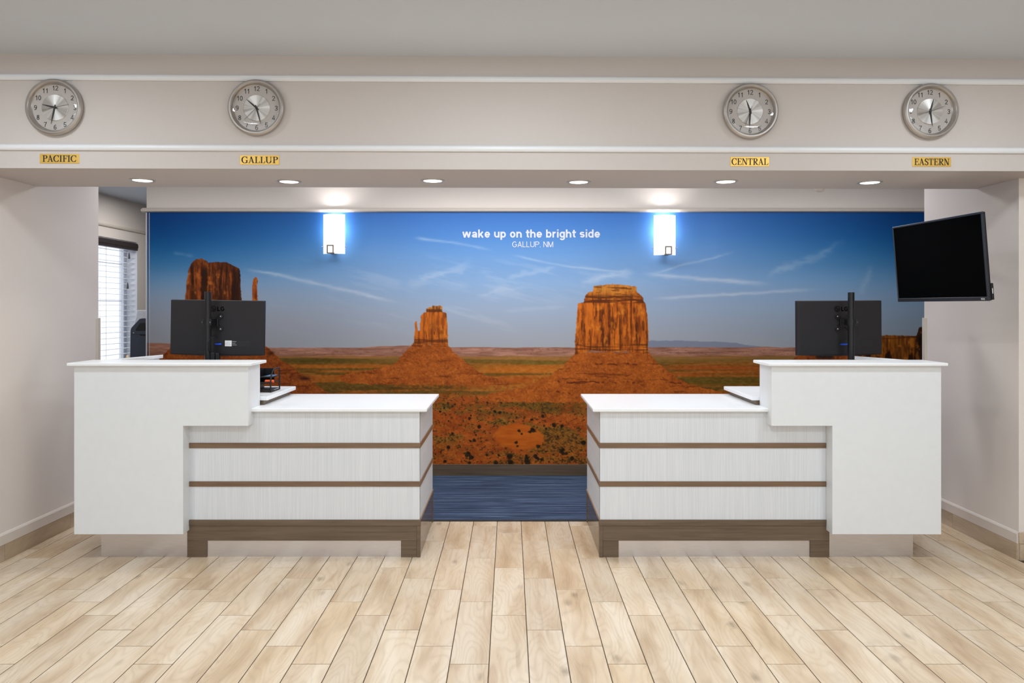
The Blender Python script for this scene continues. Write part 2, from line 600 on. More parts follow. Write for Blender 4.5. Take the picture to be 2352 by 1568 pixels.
def sans(ch, w):
    """skeleton paths of a grotesque letter: cap height 1, x-height .72, stroke w"""
    h = w / 2
    x = 0.725
    bw = 0.44 + 1.0 * w
    mid = x / 2
    O = arcp(bw / 2, mid, bw / 2 - h, mid - h + 0.01, 90, 450, 40)
    rb = bw / 2 - h
    if ch == ' ':
        return [], 0.26
    if ch == '.':
        return [[(h, 0), (h, w * 1.05)]], w
    if ch == 'o':
        return [O], bw
    if ch == 'n':
        return [[(h, 0), (h, x)], arcp(bw / 2, x - h - 0.25, rb, 0.25, 170, 0) + [(bw - h, 0)]], bw
    if ch == 'h':
        return [[(h, 0), (h, 1)], arcp(bw / 2, x - h - 0.25, rb, 0.25, 170, 0) + [(bw - h, 0)]], bw
    if ch == 'u':
        return [[(bw - h, 0), (bw - h, x)], [(h, x)] + arcp(bw / 2, h + 0.25, rb, 0.25, 180, 350)], bw
    if ch == 'b':
        return [[(h, 0), (h, 1)], O], bw
    if ch == 'd':
        return [[(bw - h, 0), (bw - h, 1)], O], bw
    if ch == 'p':
        return [[(h, -0.28), (h, x)], O], bw
    if ch == 'g':
        return [[(bw - h, x), (bw - h, -0.04)] + arcp(bw / 2, -0.04, rb, 0.21 - h * 0.2, 0, -160)[1:], O], bw
    if ch == 'a':
        return [arcp(bw * 0.48, x - h - 0.19, bw * 0.48 - h, 0.19, 160, 0) + [(bw * 0.96 - h, 0.12), (bw - h * 0.8, 0)],
                [(bw * 0.96 - h, x * 0.58)] + arcp(bw * 0.45, 0.215, bw * 0.45 - h, 0.215 - h, 75, 300) + [(bw * 0.96 - h, 0.2)]], bw
    if ch == 'e':
        return [[(h, mid - 0.01), (bw - h, mid - 0.01)] + arcp(bw / 2, mid, rb, mid - h + 0.01, 0, 325, 34)], bw
    if ch == 'i':
        return [[(h, 0), (h, x)], [(h, 0.86), (h, 1.0)]], w
    if ch == 'k':
        return [[(h, 0), (h, 1)], [(h * 1.2, 0.24), (bw - h * 1.1, x)], [(bw * 0.42, 0.42), (bw - h * 0.9, 0)]], bw
    if ch == 'r':
        return [[(h, 0), (h, x)], arcp(h + 0.24, x - h - 0.26, 0.24, 0.26, 175, 78)], 0.24 + w
    if ch == 's':
        c = bw * 0.46
        r = c - h
        up = arcp(c, x - h - 0.145, r, 0.145, 25, 215, 16)
        lo = arcp(c, h + 0.15, r, 0.15, 35, -155, 16)
        return [up + lo], bw * 0.92
    if ch == 't':
        return [[(0.1 + h, 0.95), (0.1 + h, 0.17)] + arcp(0.1 + h + 0.15, 0.17, 0.15, 0.17 - h, 180, 280, 8), [(0.0, x - h * 0.8), (0.34 + h, x - h * 0.8)]], 0.30 + h
    if ch == 'w':
        W = 0.98
        return [[(h * 0.9, x), (W * 0.27, 0)], [(W * 0.27, 0), (W / 2, x)], [(W / 2, x), (W * 0.73, 0)], [(W * 0.73, 0), (W - h * 0.9, x)]], W
    # capitals and figures
    cw = 0.60 + w
    if ch == 'G':
        W = cw + 0.1
        return [arcp(W / 2, 0.5, W / 2 - h, 0.5 - h + 0.01, 42, 345, 36) + [(W - h, 0.46), (W * 0.55, 0.46)]], W
    if ch == 'O':
        W = cw + 0.12
        return [arcp(W / 2, 0.5, W / 2 - h, 0.5 - h + 0.01, 90, 450, 40)], W
    if ch == 'A':
        return [[(h * 0.8, 0), (cw / 2, 1)], [(cw / 2, 1), (cw - h * 0.8, 0)], [(cw * 0.2, 0.31), (cw * 0.8, 0.31)]], cw
    if ch == 'V':
        return [[(h * 0.8, 1), (cw / 2, 0)], [(cw / 2, 0), (cw - h * 0.8, 1)]], cw
    if ch == 'L':
        return [[(h, 1), (h, h), (cw * 0.78, h)]], cw * 0.78
    if ch == 'U':
        return [[(h, 1)] + arcp(cw / 2, h + 0.28, cw / 2 - h, 0.28, 180, 360) + [(cw - h, 1)]], cw
    if ch == 'P':
        return [[(h, 0), (h, 1)], [(h, 1 - h), (cw * 0.55, 1 - h)] + arcp(cw * 0.55, 0.73 - h * 0.1, cw * 0.45 - h, 0.27 - h * 0.9, 90, -90) + [(h, 0.46 + h * 0.7)]], cw
    if ch == 'N':
        return [[(h, 0), (h, 1)], [(h, 1), (cw - h, 0)], [(cw - h, 0), (cw - h, 1)]], cw
    if ch == 'M':
        W = cw + 0.12
        return [[(h, 0), (h, 1)], [(h, 1), (W / 2, 0.02)], [(W / 2, 0.02), (W - h, 1)], [(W - h, 1), (W - h, 0)]], W
    if ch == 'I':
        return [[(h, 0), (h, 1)]], w
    if ch == 'Z':
        return [[(0.02, 1 - h), (cw - h, 1 - h), (h, h), (cw, h)]], cw
    dw = 0.46 + w
    r = dw / 2 - h
    if ch == '0':
        return [arcp(dw / 2, 0.5, r, 0.5 - h, 90, 450, 40)], dw
    if ch == '1':
        return [[(dw * 0.6, 0), (dw * 0.6, 1)], [(dw * 0.18, 0.72), (dw * 0.4, 0.76), (dw * 0.6, 0.95)]], dw
    if ch == '2':
        return [arcp(dw / 2, 1 - h - r * 1.05, r, r * 1.05, 170, -35) + [(h, h * 1.1), (dw, h * 1.1)]], dw
    if ch == '3':
        return [arcp(dw / 2, 0.75 - h * 0.4, r * 0.92, 0.25 - h * 0.55, 165, -90) + [(dw * 0.36, 0.52)], arcp(dw / 2, 0.26, r, 0.26 - h, 90, -165)], dw
    if ch == '4':
        return [[(dw * 0.72, 0), (dw * 0.72, 1), (h * 0.4, 0.28), (dw, 0.28)]], dw
    if ch == '5':
        return [[(dw * 0.92, 1 - h), (dw * 0.22, 1 - h), (dw * 0.13, 0.5)] + arcp(dw / 2, 0.31, r, 0.31 - h, 140, -160)], dw
    if ch == '6':
        return [arcp(dw / 2, 0.31, r, 0.31 - h, 0, 360, 34), arcp(dw * 0.62, 0.45, dw * 0.62 - h, 0.55 - h, 195, 65, 18)], dw
    if ch == '7':
        return [[(h * 0.3, 1 - h), (dw - h * 0.6, 1 - h), (dw * 0.52, 0.45), (dw * 0.36, 0)]], dw
    if ch == '8':
        return [arcp(dw / 2, 0.755, r * 0.88, 0.245 - h, 90, 450, 34), arcp(dw / 2, 0.27, r, 0.27 - h, 90, 450, 34)], dw
    if ch == '9':
        return [arcp(dw / 2, 0.69, r, 0.31 - h, 0, 360, 34), arcp(dw * 0.38, 0.55, dw * 0.62 - h, 0.55 - h, 15, -115, 18)], dw
    return [], dw


TH, TN, SF = 0.172, 0.068, 0.11        # serif face: stem, hairline, serif overhang


def serif(ch):
    """(paths, advance); a path is (points, width or None for a broad pen)"""
    P = []
    st = lambda x, y0, y1, w=TH: P.append(([(x, y0), (x, y1)], w))
    sf = lambda x, y, w=TH, e=SF: P.append(([(x - w / 2 - e, y), (x + w / 2 + e, y)], TN * 0.9))
    k = TN * 0.45
    if ch == 'I':
        st(0.22, 0, 1), sf(0.22, k), sf(0.22, 1 - k)
        return P, 0.44
    if ch in 'PR':
        st(0.22, 0, 1), sf(0.22, k), P.append(([(0.02, 1 - k), (0.42, 1 - k)], TN))
        P.append(([(0.22, 1 - k)] + arcp(0.42, 0.74, 0.24, 0.26 - k, 90, -90) + [(0.22, 0.48 + k)], None))
        if ch == 'R':
            P.append(([(0.38, 0.48), (0.70, 0.03)], TH * 0.95)), P.append(([(0.62, k), (0.84, k)], TN))
            return P, 0.82
        return P, 0.70
    if ch == 'A':
        P.append(([(0.14, 0), (0.40, 0.97)], TN * 1.1)), P.append(([(0.38, 1), (0.70, 0)], TH))
        P.append(([(0.22, 0.33), (0.60, 0.33)], TN)), sf(0.13, k, 0.06, 0.12), sf(0.70, k, TH, 0.09)
        return P, 0.84
    if ch in 'CG':
        P.append((arcp(0.46, 0.5, 0.38, 0.485, 48, 315, 34), None))
        P.append(([(0.755, 0.66), (0.765, 1.0)], TN * 1.1))
        if ch == 'G':
            st(0.74, 0.05, 0.45), sf(0.74, 0.45 - k, TH, 0.1)
            return P, 0.90
        P.append(([(0.70, 0.14), (0.79, 0.30)], TN))
        return P, 0.82
    if ch in 'FE':
        st(0.22, 0, 1), P.append(([(0.02, 1 - k), (0.66, 1 - k)], TN)), P.append(([(0.66, 1), (0.68, 0.74)], TN * 1.2))
        P.append(([(0.22, 0.52), (0.52, 0.52)], TN)), P.append(([(0.53, 0.38), (0.53, 0.66)], TN))
        if ch == 'E':
            P.append(([(0.02, k), (0.68, k)], TN)), P.append(([(0.68, 0), (0.72, 0.28)], TN * 1.2))
            return P, 0.74
        sf(0.22, k)
        return P, 0.68
    if ch == 'L':
        st(0.22, 0, 1), sf(0.22, 1 - k), P.append(([(0.02, k), (0.66, k)], TN)), P.append(([(0.65, 0), (0.69, 0.30)], TN * 1.2))
        return P, 0.70
    if ch == 'U':
        st(0.20, 0.34, 1), P.append((arcp(0.48, 0.34, 0.28, 0.33, 180, 360), None)), st(0.76, 0.34, 1, TN * 1.1)
        sf(0.20, 1 - k), sf(0.76, 1 - k, 0.06, 0.13)
        return P, 0.96
    if ch == 'N':
        st(0.16, 0, 1, TN * 1.1), P.append(([(0.17, 1), (0.72, 0.02)], TH)), st(0.74, 0, 1, TN * 1.1)
        sf(0.16, k, 0.06, 0.13), sf(0.74, 1 - k, 0.06, 0.13), P.append(([(0.0, 1 - k), (0.24, 1 - k)], TN))
        return P, 0.90
    if ch == 'T':
        st(0.38, 0, 1), sf(0.38, k), P.append(([(0.03, 1 - k), (0.73, 1 - k)], TN))
        P.append(([(0.05, 1), (0.02, 0.72)], TN * 1.2)), P.append(([(0.71, 1), (0.74, 0.72)], TN * 1.2))
        return P, 0.76
    if ch == 'S':
        pts = arcp(0.32, 0.74, 0.21, 0.23, 20, 200, 16) + [(0.2, 0.60), (0.36, 0.49), (0.48, 0.40)] + arcp(0.32, 0.26, 0.22, 0.23, 25, -160, 16)
        P.append((pts, 'S'))
        P.append(([(0.53, 0.70), (0.54, 1.0)], TN)), P.append(([(0.09, 0.0), (0.08, 0.32)], TN))
        return P, 0.64
    return P, 0.5


NSTROKE = [0]


def stroke(bm, pts, w, sc, ox, oy, place):
    """one quad strip along a polyline; w a number, None (broad pen: thick verticals) or 'S'"""
    P = [Vector(p) for p in pts]
    if len(P) > 2:
        Q = [P[0]]
        for q in P[1:]:
            if (q - Q[-1]).length > 1e-4:
                Q.append(q)
        P = Q
    closed = len(P) > 3 and (P[0] - P[-1]).length < 1e-3
    if closed:
        P = P[:-1]
    n = len(P)
    NSTROKE[0] = lift = (NSTROKE[0] + 1) % 4
    L, R = [], []
    for i, p in enumerate(P):
        a = P[(i - 1) % n] if (closed or i > 0) else None
        b = P[(i + 1) % n] if (closed or i < n - 1) else None
        d1 = (p - a).normalized() if a is not None else None
        d2 = (b - p).normalized() if b is not None else None
        if d1 is None:
            d1 = d2
        if d2 is None:
            d2 = d1
        t = d1 + d2
        t = t.normalized() if t.length > 1e-4 else d2
        nn = Vector((-t.y, t.x))
        k = max(0.55, abs(nn.dot(Vector((-d1.y, d1.x)))))
        if w is None:
            ww = TN + (TH * 1.05 - TN) * abs(t.y) ** 1.6
        elif w == 'S':
            f = i / (n - 1)
            ww = TN + (TH - TN) * max(0.0, math.sin(PI * f)) ** 1.5
        else:
            ww = w
        off = nn * (ww / 2 / k)
        for arr, s in ((L, 1), (R, -1)):
            q = p + off * s
            arr.append(bm.verts.new(place(ox + q.x * sc, oy + q.y * sc)))
            arr[-1].co.y -= lift * 1.2e-4 + i * 1.2e-5          # overlapping strokes lie one above the other
    m = n if closed else n - 1
    for i in range(m):
        j = (i + 1) % n
        bm.faces.new((L[i], L[j], R[j], R[i]))


def text_sans(bm, s, cap, w, place, x0=0.0, y0=0.0, gap=0.085, width=None, center=False):
    adv = [sans(c, w) for c in s]
    tot = sum(a for _, a in adv) + gap * (len(s) - 1)
    kx = 1.0
    if width:
        kx = width / (tot * cap)
    if center:
        x0 -= tot * cap * kx / 2
    x = x0
    wi = 0
    for ch, (paths, a) in zip(s, adv):
        wi += ch == ' '
        for p in paths:
            stroke(bm[wi] if isinstance(bm, list) else bm, p, w, cap, 0, 0, lambda u, v, x=x: place(x + u * kx, y0 + v))
        x += (a + gap) * cap * kx


def text_serif(bm, s, cap, place, width, gap=0.04):
    adv = [serif(c) for c in s]
    tot = sum(a for _, a in adv) + gap * (len(s) - 1)
    kx = width / (tot * cap)
    x = -width / 2
    for paths, a in adv:
        for p, w in paths:
            stroke(bm, p, w, cap, 0, 0, lambda u, v, x=x: place(x + u * kx, v - cap / 2))
        x += (a + gap) * cap * kx


def front(bm):
    """turn every face of a flat print towards the reader (-y)"""
    bm.normal_update()
    for f in bm.faces:
        if f.normal.y > 0:
            f.normal_flip()
    return bm


# ================================================================== THE SETTING
XL, XR = -2.70, 2.72          # inner faces of the side piers
CEIL = 2.605

bm = bm_new()
box(bm, -5.6, 5.6, -4.2, 4.80, -0.10, -0.0015)
floor = struct('floor', bm, M['grout'], 'brown grouted lobby floor under wood look planks', 'floor')

PW, PL, GAP = 0.1496, 0.610, 0.0037


def plank_mesh(x0, x1, y0, y1, zb=-0.006):
    bm = bm_new()
    cx, cy = (x0 + x1) / 2, (y0 + y1) / 2
    b = 0.0012
    lo = [(x0, y0), (x1, y0), (x1, y1), (x0, y1)]
    hi = [(x0 + b, y0 + b), (x1 - b, y0 + b), (x1 - b, y1 - b), (x0 + b, y1 - b)]
    A = [bm.verts.new((x - cx, y - cy, zb)) for x, y in lo]
    B = [bm.verts.new((x - cx, y - cy, -0.0007)) for x, y in lo]
    C = [bm.verts.new((x - cx, y - cy, 0.0)) for x, y in hi]
    for P, Q in ((A, B), (B, C)):
        for i in range(4):
            bm.faces.new((P[i], P[(i + 1) % 4], Q[(i + 1) % 4], Q[i]))
    bm.faces.new(C)
    return bm, (cx, cy)


full = None
near = bm_new()
for k in range(-38, 38):
    xa, xb = 0.0708 + PW * k + GAP / 2, 0.0708 + PW * (k + 1) - GAP / 2
    yj = 4.400 - 0.1525 * k
    yj = (yj % PL)
    j = -4
    y = yj - 8 * PL
    while y < 4.805:
        ya, yb = y + GAP / 2, y + PL - GAP / 2
        y += PL
        yb = min(yb, 4.800)
        if yb - ya < 0.01 or yb < -4:
            continue
        xc = (xa + xb) / 2
        # floor that the piers stand on
        x0, x1 = xa, xb
        if yb > 4.06 and (x1 > XR or x0 < XL):
            if x0 >= XR or x1 <= XL:
                if ya > 3.885:
                    continue
                yb = min(yb, 3.898 if x1 <= XL else 4.045)
            else:
                x0, x1 = max(x0, XL + 0.004), min(x1, XR - 0.004)
        # hidden under a desk
        if ya > 4.20 and (-2.18 < xa and xb < -0.52 or 0.52 < xa and xb < 2.16):
            continue
        seen = yb > 2.30 and abs(xc) < 2.9 * max(1.0, yb / 4.2) and abs(xc) < 2.95 and (abs(xc) < 0.72 * yb + 0.35)
        if not seen:
            g, c = plank_mesh(x0, x1, ya, yb)
            tmp = bpy.data.meshes.new('tmp')
            bmesh.ops.translate(g, verts=g.verts[:], vec=(c[0], c[1], 0))
            g.to_mesh(tmp)
            g.free()
            near.from_mesh(tmp)
            bpy.data.meshes.remove(tmp)
            continue
        if abs((yb - ya) - (PL - GAP)) < 1e-4 and abs((x1 - x0) - (PW - GAP)) < 1e-4:
            if full is None:
                g, c = plank_mesh(x0, x1, ya, yb)
                full = mesh_from(g, 'floor_plank')
                full.materials.append(M['plank'])
            me = full
            c = ((x0 + x1) / 2, (ya + yb) / 2)
        else:
            g, c = plank_mesh(x0, x1, ya, yb)
            me = mesh_from(g, 'floor_plank')
            me.materials.append(M['plank'])
        o = bpy.data.objects.new('floor_plank', me)
        COL.objects.link(o)
        o.parent = floor
        o.location = (c[0], c[1], 0)
o = obj('plank_field', near, M['plank'], floor)
o['kind'] = 'stuff'

# carpet of the staff side
bm = bm_new()
box(bm, -3.88, 4.3, 4.815, 8.8, -0.1, 0.004)
struct('floor_carpet', bm, M['carpet'], 'blue carpet with fine horizontal streaks behind the desks', 'carpet')
bm = bm_new()
box(bm, XL, XR, 4.797, 4.816, -0.006, 0.007, 0.002)
struct('trim_1', bm, M['edge_strip'], 'thin black strip where planks meet blue carpet', 'trim')

# ceilings
bm = bm_new()
box(bm, -5.7, 5.7, -4.2, 4.05, CEIL, CEIL + 0.1)
struct('ceiling', bm, M['ceiling'], 'plain pale grey lobby ceiling above the header', 'ceiling')
bm = bm_new()
box(bm, -4.0, 4.4, 4.30, 8.9, 2.44, 2.54)
struct('ceiling_back', bm, M['ceiling'], 'lower grey ceiling over the staff side', 'ceiling')

# piers and outer walls
bm = bm_new()
box(bm, -5.7, XL, 3.90, 4.986, 0, CEIL)
struct('wall_left', bm, M['wall'], 'beige textured wall to the left of the left desk', 'wall')
bm = bm_new()
box(bm, XR, 5.7, 4.06, 4.986, 0, CEIL)
struct('wall_right', bm, M['wall'], 'beige textured wall to the right, behind the television', 'wall')
bm = bm_new()
box(bm, -5.8, -5.6, -4.2, 3.9, 0, CEIL)
struct('wall_lobby_left', bm, M['wall'], 'far left lobby wall outside the picture', 'wall')
bm = bm_new()
box(bm, 5.6, 5.8, -4.2, 4.06, 0, CEIL)
struct('wall_lobby_right', bm, M['wall'], 'far right lobby wall outside the picture', 'wall')
bm = bm_new()
box(bm, 4.2, 4.35, 4.986, 8.8, 0, 2.5)
struct('wall_staff_right', bm, M['wall'], 'right wall of the staff side, hidden behind the pier', 'wall')
bm = bm_new()
box(bm, -4.05, 4.35, 8.75, 8.9, 0, 2.5)
struct('wall_far', bm, M['wall'], 'far wall beyond the mural partition', 'wall')

# header over the opening (very slightly askew, further off on the right)
HY0, HY1 = 3.765, 3.850        # front face at px 0 and px 2352
HX0, HX1 = -1171 * HY0 / FPX, 1181 * HY1 / FPX
HS = (HY1 - HY0) / (HX1 - HX0)


def hy(x):
    return HY0 + (x - HX0) * HS


HANG = math.atan(HS)
bm = bm_new()
prism(bm, [(-5.6, hy(-5.6)), (5.6, hy(5.6)), (5.6, hy(5.6) + 0.575), (-5.6, hy(-5.6) + 0.575)], 'z', 2.040, CEIL + 0.002)
struct('wall_header', bm, M['header'], 'wide beige header beam carrying clocks and time zone plates', 'wall')


def bead(name, zc, hh, label):
    bm = bm_new()
    prof = [(0, -hh), (-0.010, -hh), (-0.016, -hh * 0.6), (-0.018, 0), (-0.015, hh * 0.6), (-0.008, hh * 0.8), (-0.006, hh), (0, hh)]
    va = [bm.verts.new((-5.5, hy(-5.5) + p[0], zc + p[1])) for p in prof]
    vb = [bm.verts.new((5.5, hy(5.5) + p[0], zc + p[1])) for p in prof]
    for i in range(len(prof) - 1):
        bm.faces.new((va[i], va[i + 1], vb[i + 1], vb[i]))
    bm.faces.new(va), bm.faces.new(vb)
    bmesh.ops.recalc_face_normals(bm, faces=bm.faces[:])
    struct(name, bm, M['trim'], label, 'trim', smooth=True)


bead('trim_2', 2.490, 0.0155, 'upper white moulding running along the header above the clocks')
bead('trim_3', 2.143, 0.0150, 'lower white moulding running along the header below the clocks')

# mural partition
MY = 6.10
bm = bm_new()
box(bm, -2.918, 4.2, MY + 0.004, MY + 0.16, 0, 2.46)
struct('wall_back', bm, M['wall'], 'beige partition wall carrying the desert mural', 'wall')
bm = bm_new()
prof = [(0.0, 2.116), (-0.020, 2.118), (-0.030, 2.124), (-0.032, 2.134), (-0.024, 2.141), (-0.014, 2.144), (-0.010, 2.150), (0, 2.152)]
va = [bm.verts.new((-2.95, MY + p[0] + 0.002, p[1])) for p in prof]
vb = [bm.verts.new((4.15, MY + p[0] + 0.002, p[1])) for p in prof]
for i in range(len(prof) - 1):
    bm.faces.new((va[i], va[i + 1], vb[i + 1], vb[i]))
bm.faces.new(va), bm.faces.new(vb)
bmesh.ops.recalc_face_normals(bm, faces=bm.faces[:])
struct('trim_4', bm, M['trim_beige'], 'beige picture rail along the top of the mural', 'trim', smooth=True)
bm = bm_new()
box(bm, -2.918, 4.18, MY - 0.012, MY + 0.003, 0.004, 0.0945, 0.002)
struct('baseboard_back', bm, M['back_base'], 'dark brown wood skirting under the mural', 'baseboard')

# corner guard at the mural's left edge
g = thing('corner_guard', (-2.905, MY, 0.1), 'narrow clear corner guard with white edge at the mural left end', 'corner guard')
bm = bm_new()
box(bm, -2.913, -2.893, MY - 0.0035, MY - 0.0020, 0.1, 2.112)
obj('clear_strip', bm, M['clear_guard'], g, world=True)
bm = bm_new()
box(bm, -2.920, -2.913, MY - 0.006, MY - 0.0004, 0.1, 2.112, 0.001)
box(bm, -2.8935, -2.8915, MY - 0.0045, MY - 0.0015, 0.1, 2.112)
obj('edge_bead', bm, M['trim'], g, world=True)

# window wall, far left
WX = -3.88
WY0, WY1, WZ0, WZ1 = 5.90, 7.92, 0.72, 2.030
bm = bm_new()
box(bm, WX - 0.18, WX, 4.986, WY0, 0, 2.5)
box(bm, WX - 0.18, WX, WY1, 8.75, 0, 2.5)
box(bm, WX - 0.18, WX, WY0, WY1, 0, WZ0)
box(bm, WX - 0.18, WX, WY0, WY1, WZ1, 2.5)
struct('wall_window', bm, M['wall'], 'beige wall with the window, beyond the left end of the mural', 'wall')
bm = bm_new()
prof = [(0, 2.130), (0.014, 2.132), (0.020, 2.142), (0.016, 2.152), (0.008, 2.160), (0, 2.162)]
va = [bm.verts.new((WX + p[0], 5.0, p[1])) for p in prof]
vb = [bm.verts.new((WX + p[0], 8.74, p[1])) for p in prof]
for i in range(len(prof) - 1):
    bm.faces.new((va[i], va[i + 1], vb[i + 1], vb[i]))
bmesh.ops.recalc_face_normals(bm, faces=bm.faces[:])
struct('trim_5', bm, M['trim_beige'], 'beige picture rail on the window wall above the blind', 'trim', smooth=True)

wn = bpy.data.objects.new('window_1', None)
COL.objects.link(wn)
wn.location = (WX - 0.13, (WY0 + WY1) / 2, WZ0)
WLOC[wn.name] = wn.location.copy()
tag(wn, 'white framed window with bright daylight behind the blind', 'window', kind='structure')
fx0, fx1 = WX - 0.165, WX - 0.115
bm = bm_new()
box(bm, fx0, fx1, WY0, WY0 + 0.06, WZ0, WZ1, 0.004)
box(bm, fx0, fx1, WY1 - 0.06, WY1, WZ0, WZ1, 0.004)
box(bm, fx0, fx1, WY0 + 0.06, WY1 - 0.06, WZ0, WZ0 + 0.06, 0.004)
box(bm, fx0, fx1, WY0 + 0.06, WY1 - 0.06, WZ1 - 0.06, WZ1, 0.004)
obj('window_frame', bm, M['frame_white'], wn, world=True)
bm = bm_new()
box(bm, fx0 + 0.01, fx1 - 0.01, 6.885, 6.935, WZ0 + 0.06, WZ1 - 0.06, 0.004)
obj('mullion', bm, M['frame_white'], wn, world=True)
for yy in (7.40,):
    bm = bm_new()
    box(bm, fx0 + 0.02, fx1 - 0.02, yy - 0.005, yy + 0.005, WZ0 + 0.06, WZ1 - 0.06)
    obj('glazing_bar', bm, M['frame_white'], wn, world=True)
for zz in (1.42, 1.80, 1.10):
    bm = bm_new()
    box(bm, fx0 + 0.02, fx1 - 0.02, 6.935, WY1 - 0.06, zz - 0.004, zz + 0.004)
    obj('glazing_bar', bm, M['frame_white'], wn, world=True)
for (a, b) in ((WY0 + 0.05, 6.89), (6.93, WY1 - 0.05)):
    bm = bm_new()
    box(bm, fx0 + 0.022, fx0 + 0.026, a, b, WZ0 + 0.05, WZ1 - 0.05)
    obj('pane', bm, M['glass'], wn, world=True)
bm = bm_new()
box(bm, fx1 + 0.001, WX - 0.001, WY1 - 0.010, WY1, WZ0, WZ1, 0.001)  # added white liner; its pale colour stands in for daylight on the reveal
obj('daylit_reveal_liner', bm, M['frame_white'], wn, world=True)
bm = bm_new()
box(bm, WX - 0.12, WX + 0.03, WY0 - 0.02, WY1 + 0.02, WZ0 - 0.03, WZ0, 0.004)
obj('window_sill', bm, M['frame_white'], wn, world=True)

# side skirtings: painted cove above wood look tiles
def side_base(name, x, y0, y1, sgn, joints, label):
    bm = bm_new()
    prof = [(0, 0.088), (0.011, 0.090), (0.012, 0.140), (0.006, 0.149), (0, 0.151)]
    va = [bm.verts.new((x + sgn * p[0], y0, p[1])) for p in prof]
    vb = [bm.verts.new((x + sgn * p[0], y1, p[1])) for p in prof]
    for i in range(len(prof) - 1):
        bm.faces.new((va[i], va[i + 1], vb[i + 1], vb[i]))
    bm.faces.new(va), bm.faces.new(vb)
    bmesh.ops.recalc_face_normals(bm, faces=bm.faces[:])
    root = struct(name, bm, M['cove'], label, 'baseboard')
    ys = [y0] + joints + [y1]
    for a, b in zip(ys, ys[1:]):
        bm = bm_new()
        box(bm, x, x + sgn * 0.010, a + 0.0015, b - 0.0015, 0.0, 0.089, 0.0012, 1)
        c = Vector((x, (a + b) / 2, 0))
        bmesh.ops.translate(bm, verts=bm.verts[:], vec=-c)
        me = mesh_from(bm, 'base_tile')
        me.materials.append(M['base_tile'])
        o = bpy.data.objects.new('base_tile', me)
        COL.objects.link(o)
        o.location = c
        o.parent = root


side_base('baseboard_left', XL, 3.90, 4.985, 1, [4.05, 4.655], 'wood look tile skirting with pale cove along the left wall')
side_base('baseboard_right', XR, 4.06, 4.985, -1, [4.653], 'wood look tile skirting with pale cove along the right wall')
bm = bm_new()
box(bm, XR, 5.6, 4.049, 4.060, 0.0, 0.089, 0.0012, 1)
box(bm, XR - 0.004, 5.6, 4.046, 4.060, 0.090, 0.150, 0.003, 1)
struct('baseboard_front', bm, M['base_tile'], 'tile skirting on the outer face of the right wall', 'baseboard')
for nm, x, s_, w_ in (('trim_6', XL, 1, 'left'), ('trim_7', XR, -1, 'right')):
    bm = bm_new()
    box(bm, x - s_ * 0.010, x + s_ * 0.012, 4.955, 4.992, 0.0, 1.283, 0.002)
    struct(nm, bm, M['trim_beige'], 'beige corner strip on the far edge of the %s wall up to desk monitor height' % w_, 'trim')

# ================================================================== THE MURAL
rng = np.random.default_rng(11)


def vnoise(X, Y, sx, sy, seed):
    r = np.random.default_rng(seed)
    lat = r.random((257, 257)).astype(np.float32)
    u, v = X / sx, Y / sy
    iu, iv = np.floor(u).astype(int), np.floor(v).astype(int)
    fu, fv = u - iu, v - iv
    fu, fv = fu * fu * (3 - 2 * fu), fv * fv * (3 - 2 * fv)
    iu, iv = iu % 256, iv % 256
    a = lat[iv, iu] * (1 - fu) + lat[iv, iu + 1] * fu
    b = lat[iv + 1, iu] * (1 - fu) + lat[iv + 1, iu + 1] * fu
    return a * (1 - fv) + b * fv


def fbm(X, Y, sx, sy, seed, oc=4):
    s, a, t = 0.0, 1.0, 0.0
    for k in range(oc):
        s = s + a * vnoise(X + 31 * k, Y + 17 * k, sx / 2 ** k, sy / 2 ** k, seed + k)
        t += a
        a *= 0.55
    return s / t


def sstep(a, b, x):
    t = np.clip((x - a) / (b - a), 0, 1)
    return t * t * (3 - 2 * t)


def inside(pts, X, Y):
    """soft polygon mask, four samples a vertex"""
    return sum(inside1(pts, X + dx, Y + dy) for dx, dy in ((-0.45, -0.15), (0.15, -0.45), (0.45, 0.15), (-0.15, 0.45))) / 4


def inside1(pts, X, Y):
    r = np.zeros(X.shape, bool)
    n = len(pts)
    for i in range(n):
        x1, y1 = pts[i]
        x2, y2 = pts[(i + 1) % n]
        if y1 == y2:
            continue
        c = ((y1 > Y) != (y2 > Y)) & (X < (x2 - x1) * (Y - y1) / (y2 - y1) + x1)
        r ^= c
    return r.astype(np.float32)


def srgb2lin(c):
    c = c / 255.0
    return np.where(c <= 0.04045, c / 12.92, ((c + 0.055) / 1.055) ** 2.4)


def col3(*c):
    return np.array(c, np.float32)


def blend(img, m, c):
    img += (c - img) * m[..., None]


MX0, MX1 = 337.0, 2250.0
xs = np.arange(MX0, MX1 + 0.1, 1.32)
ys = np.concatenate([np.arange(487.0, 586.0, 3.0), np.arange(587.2, 1066.0, 1.3), [1066.0]])
GX, GY = np.meshgrid(xs, ys)
X = GX.astype(np.float32)
Y = GY.astype(np.float32)


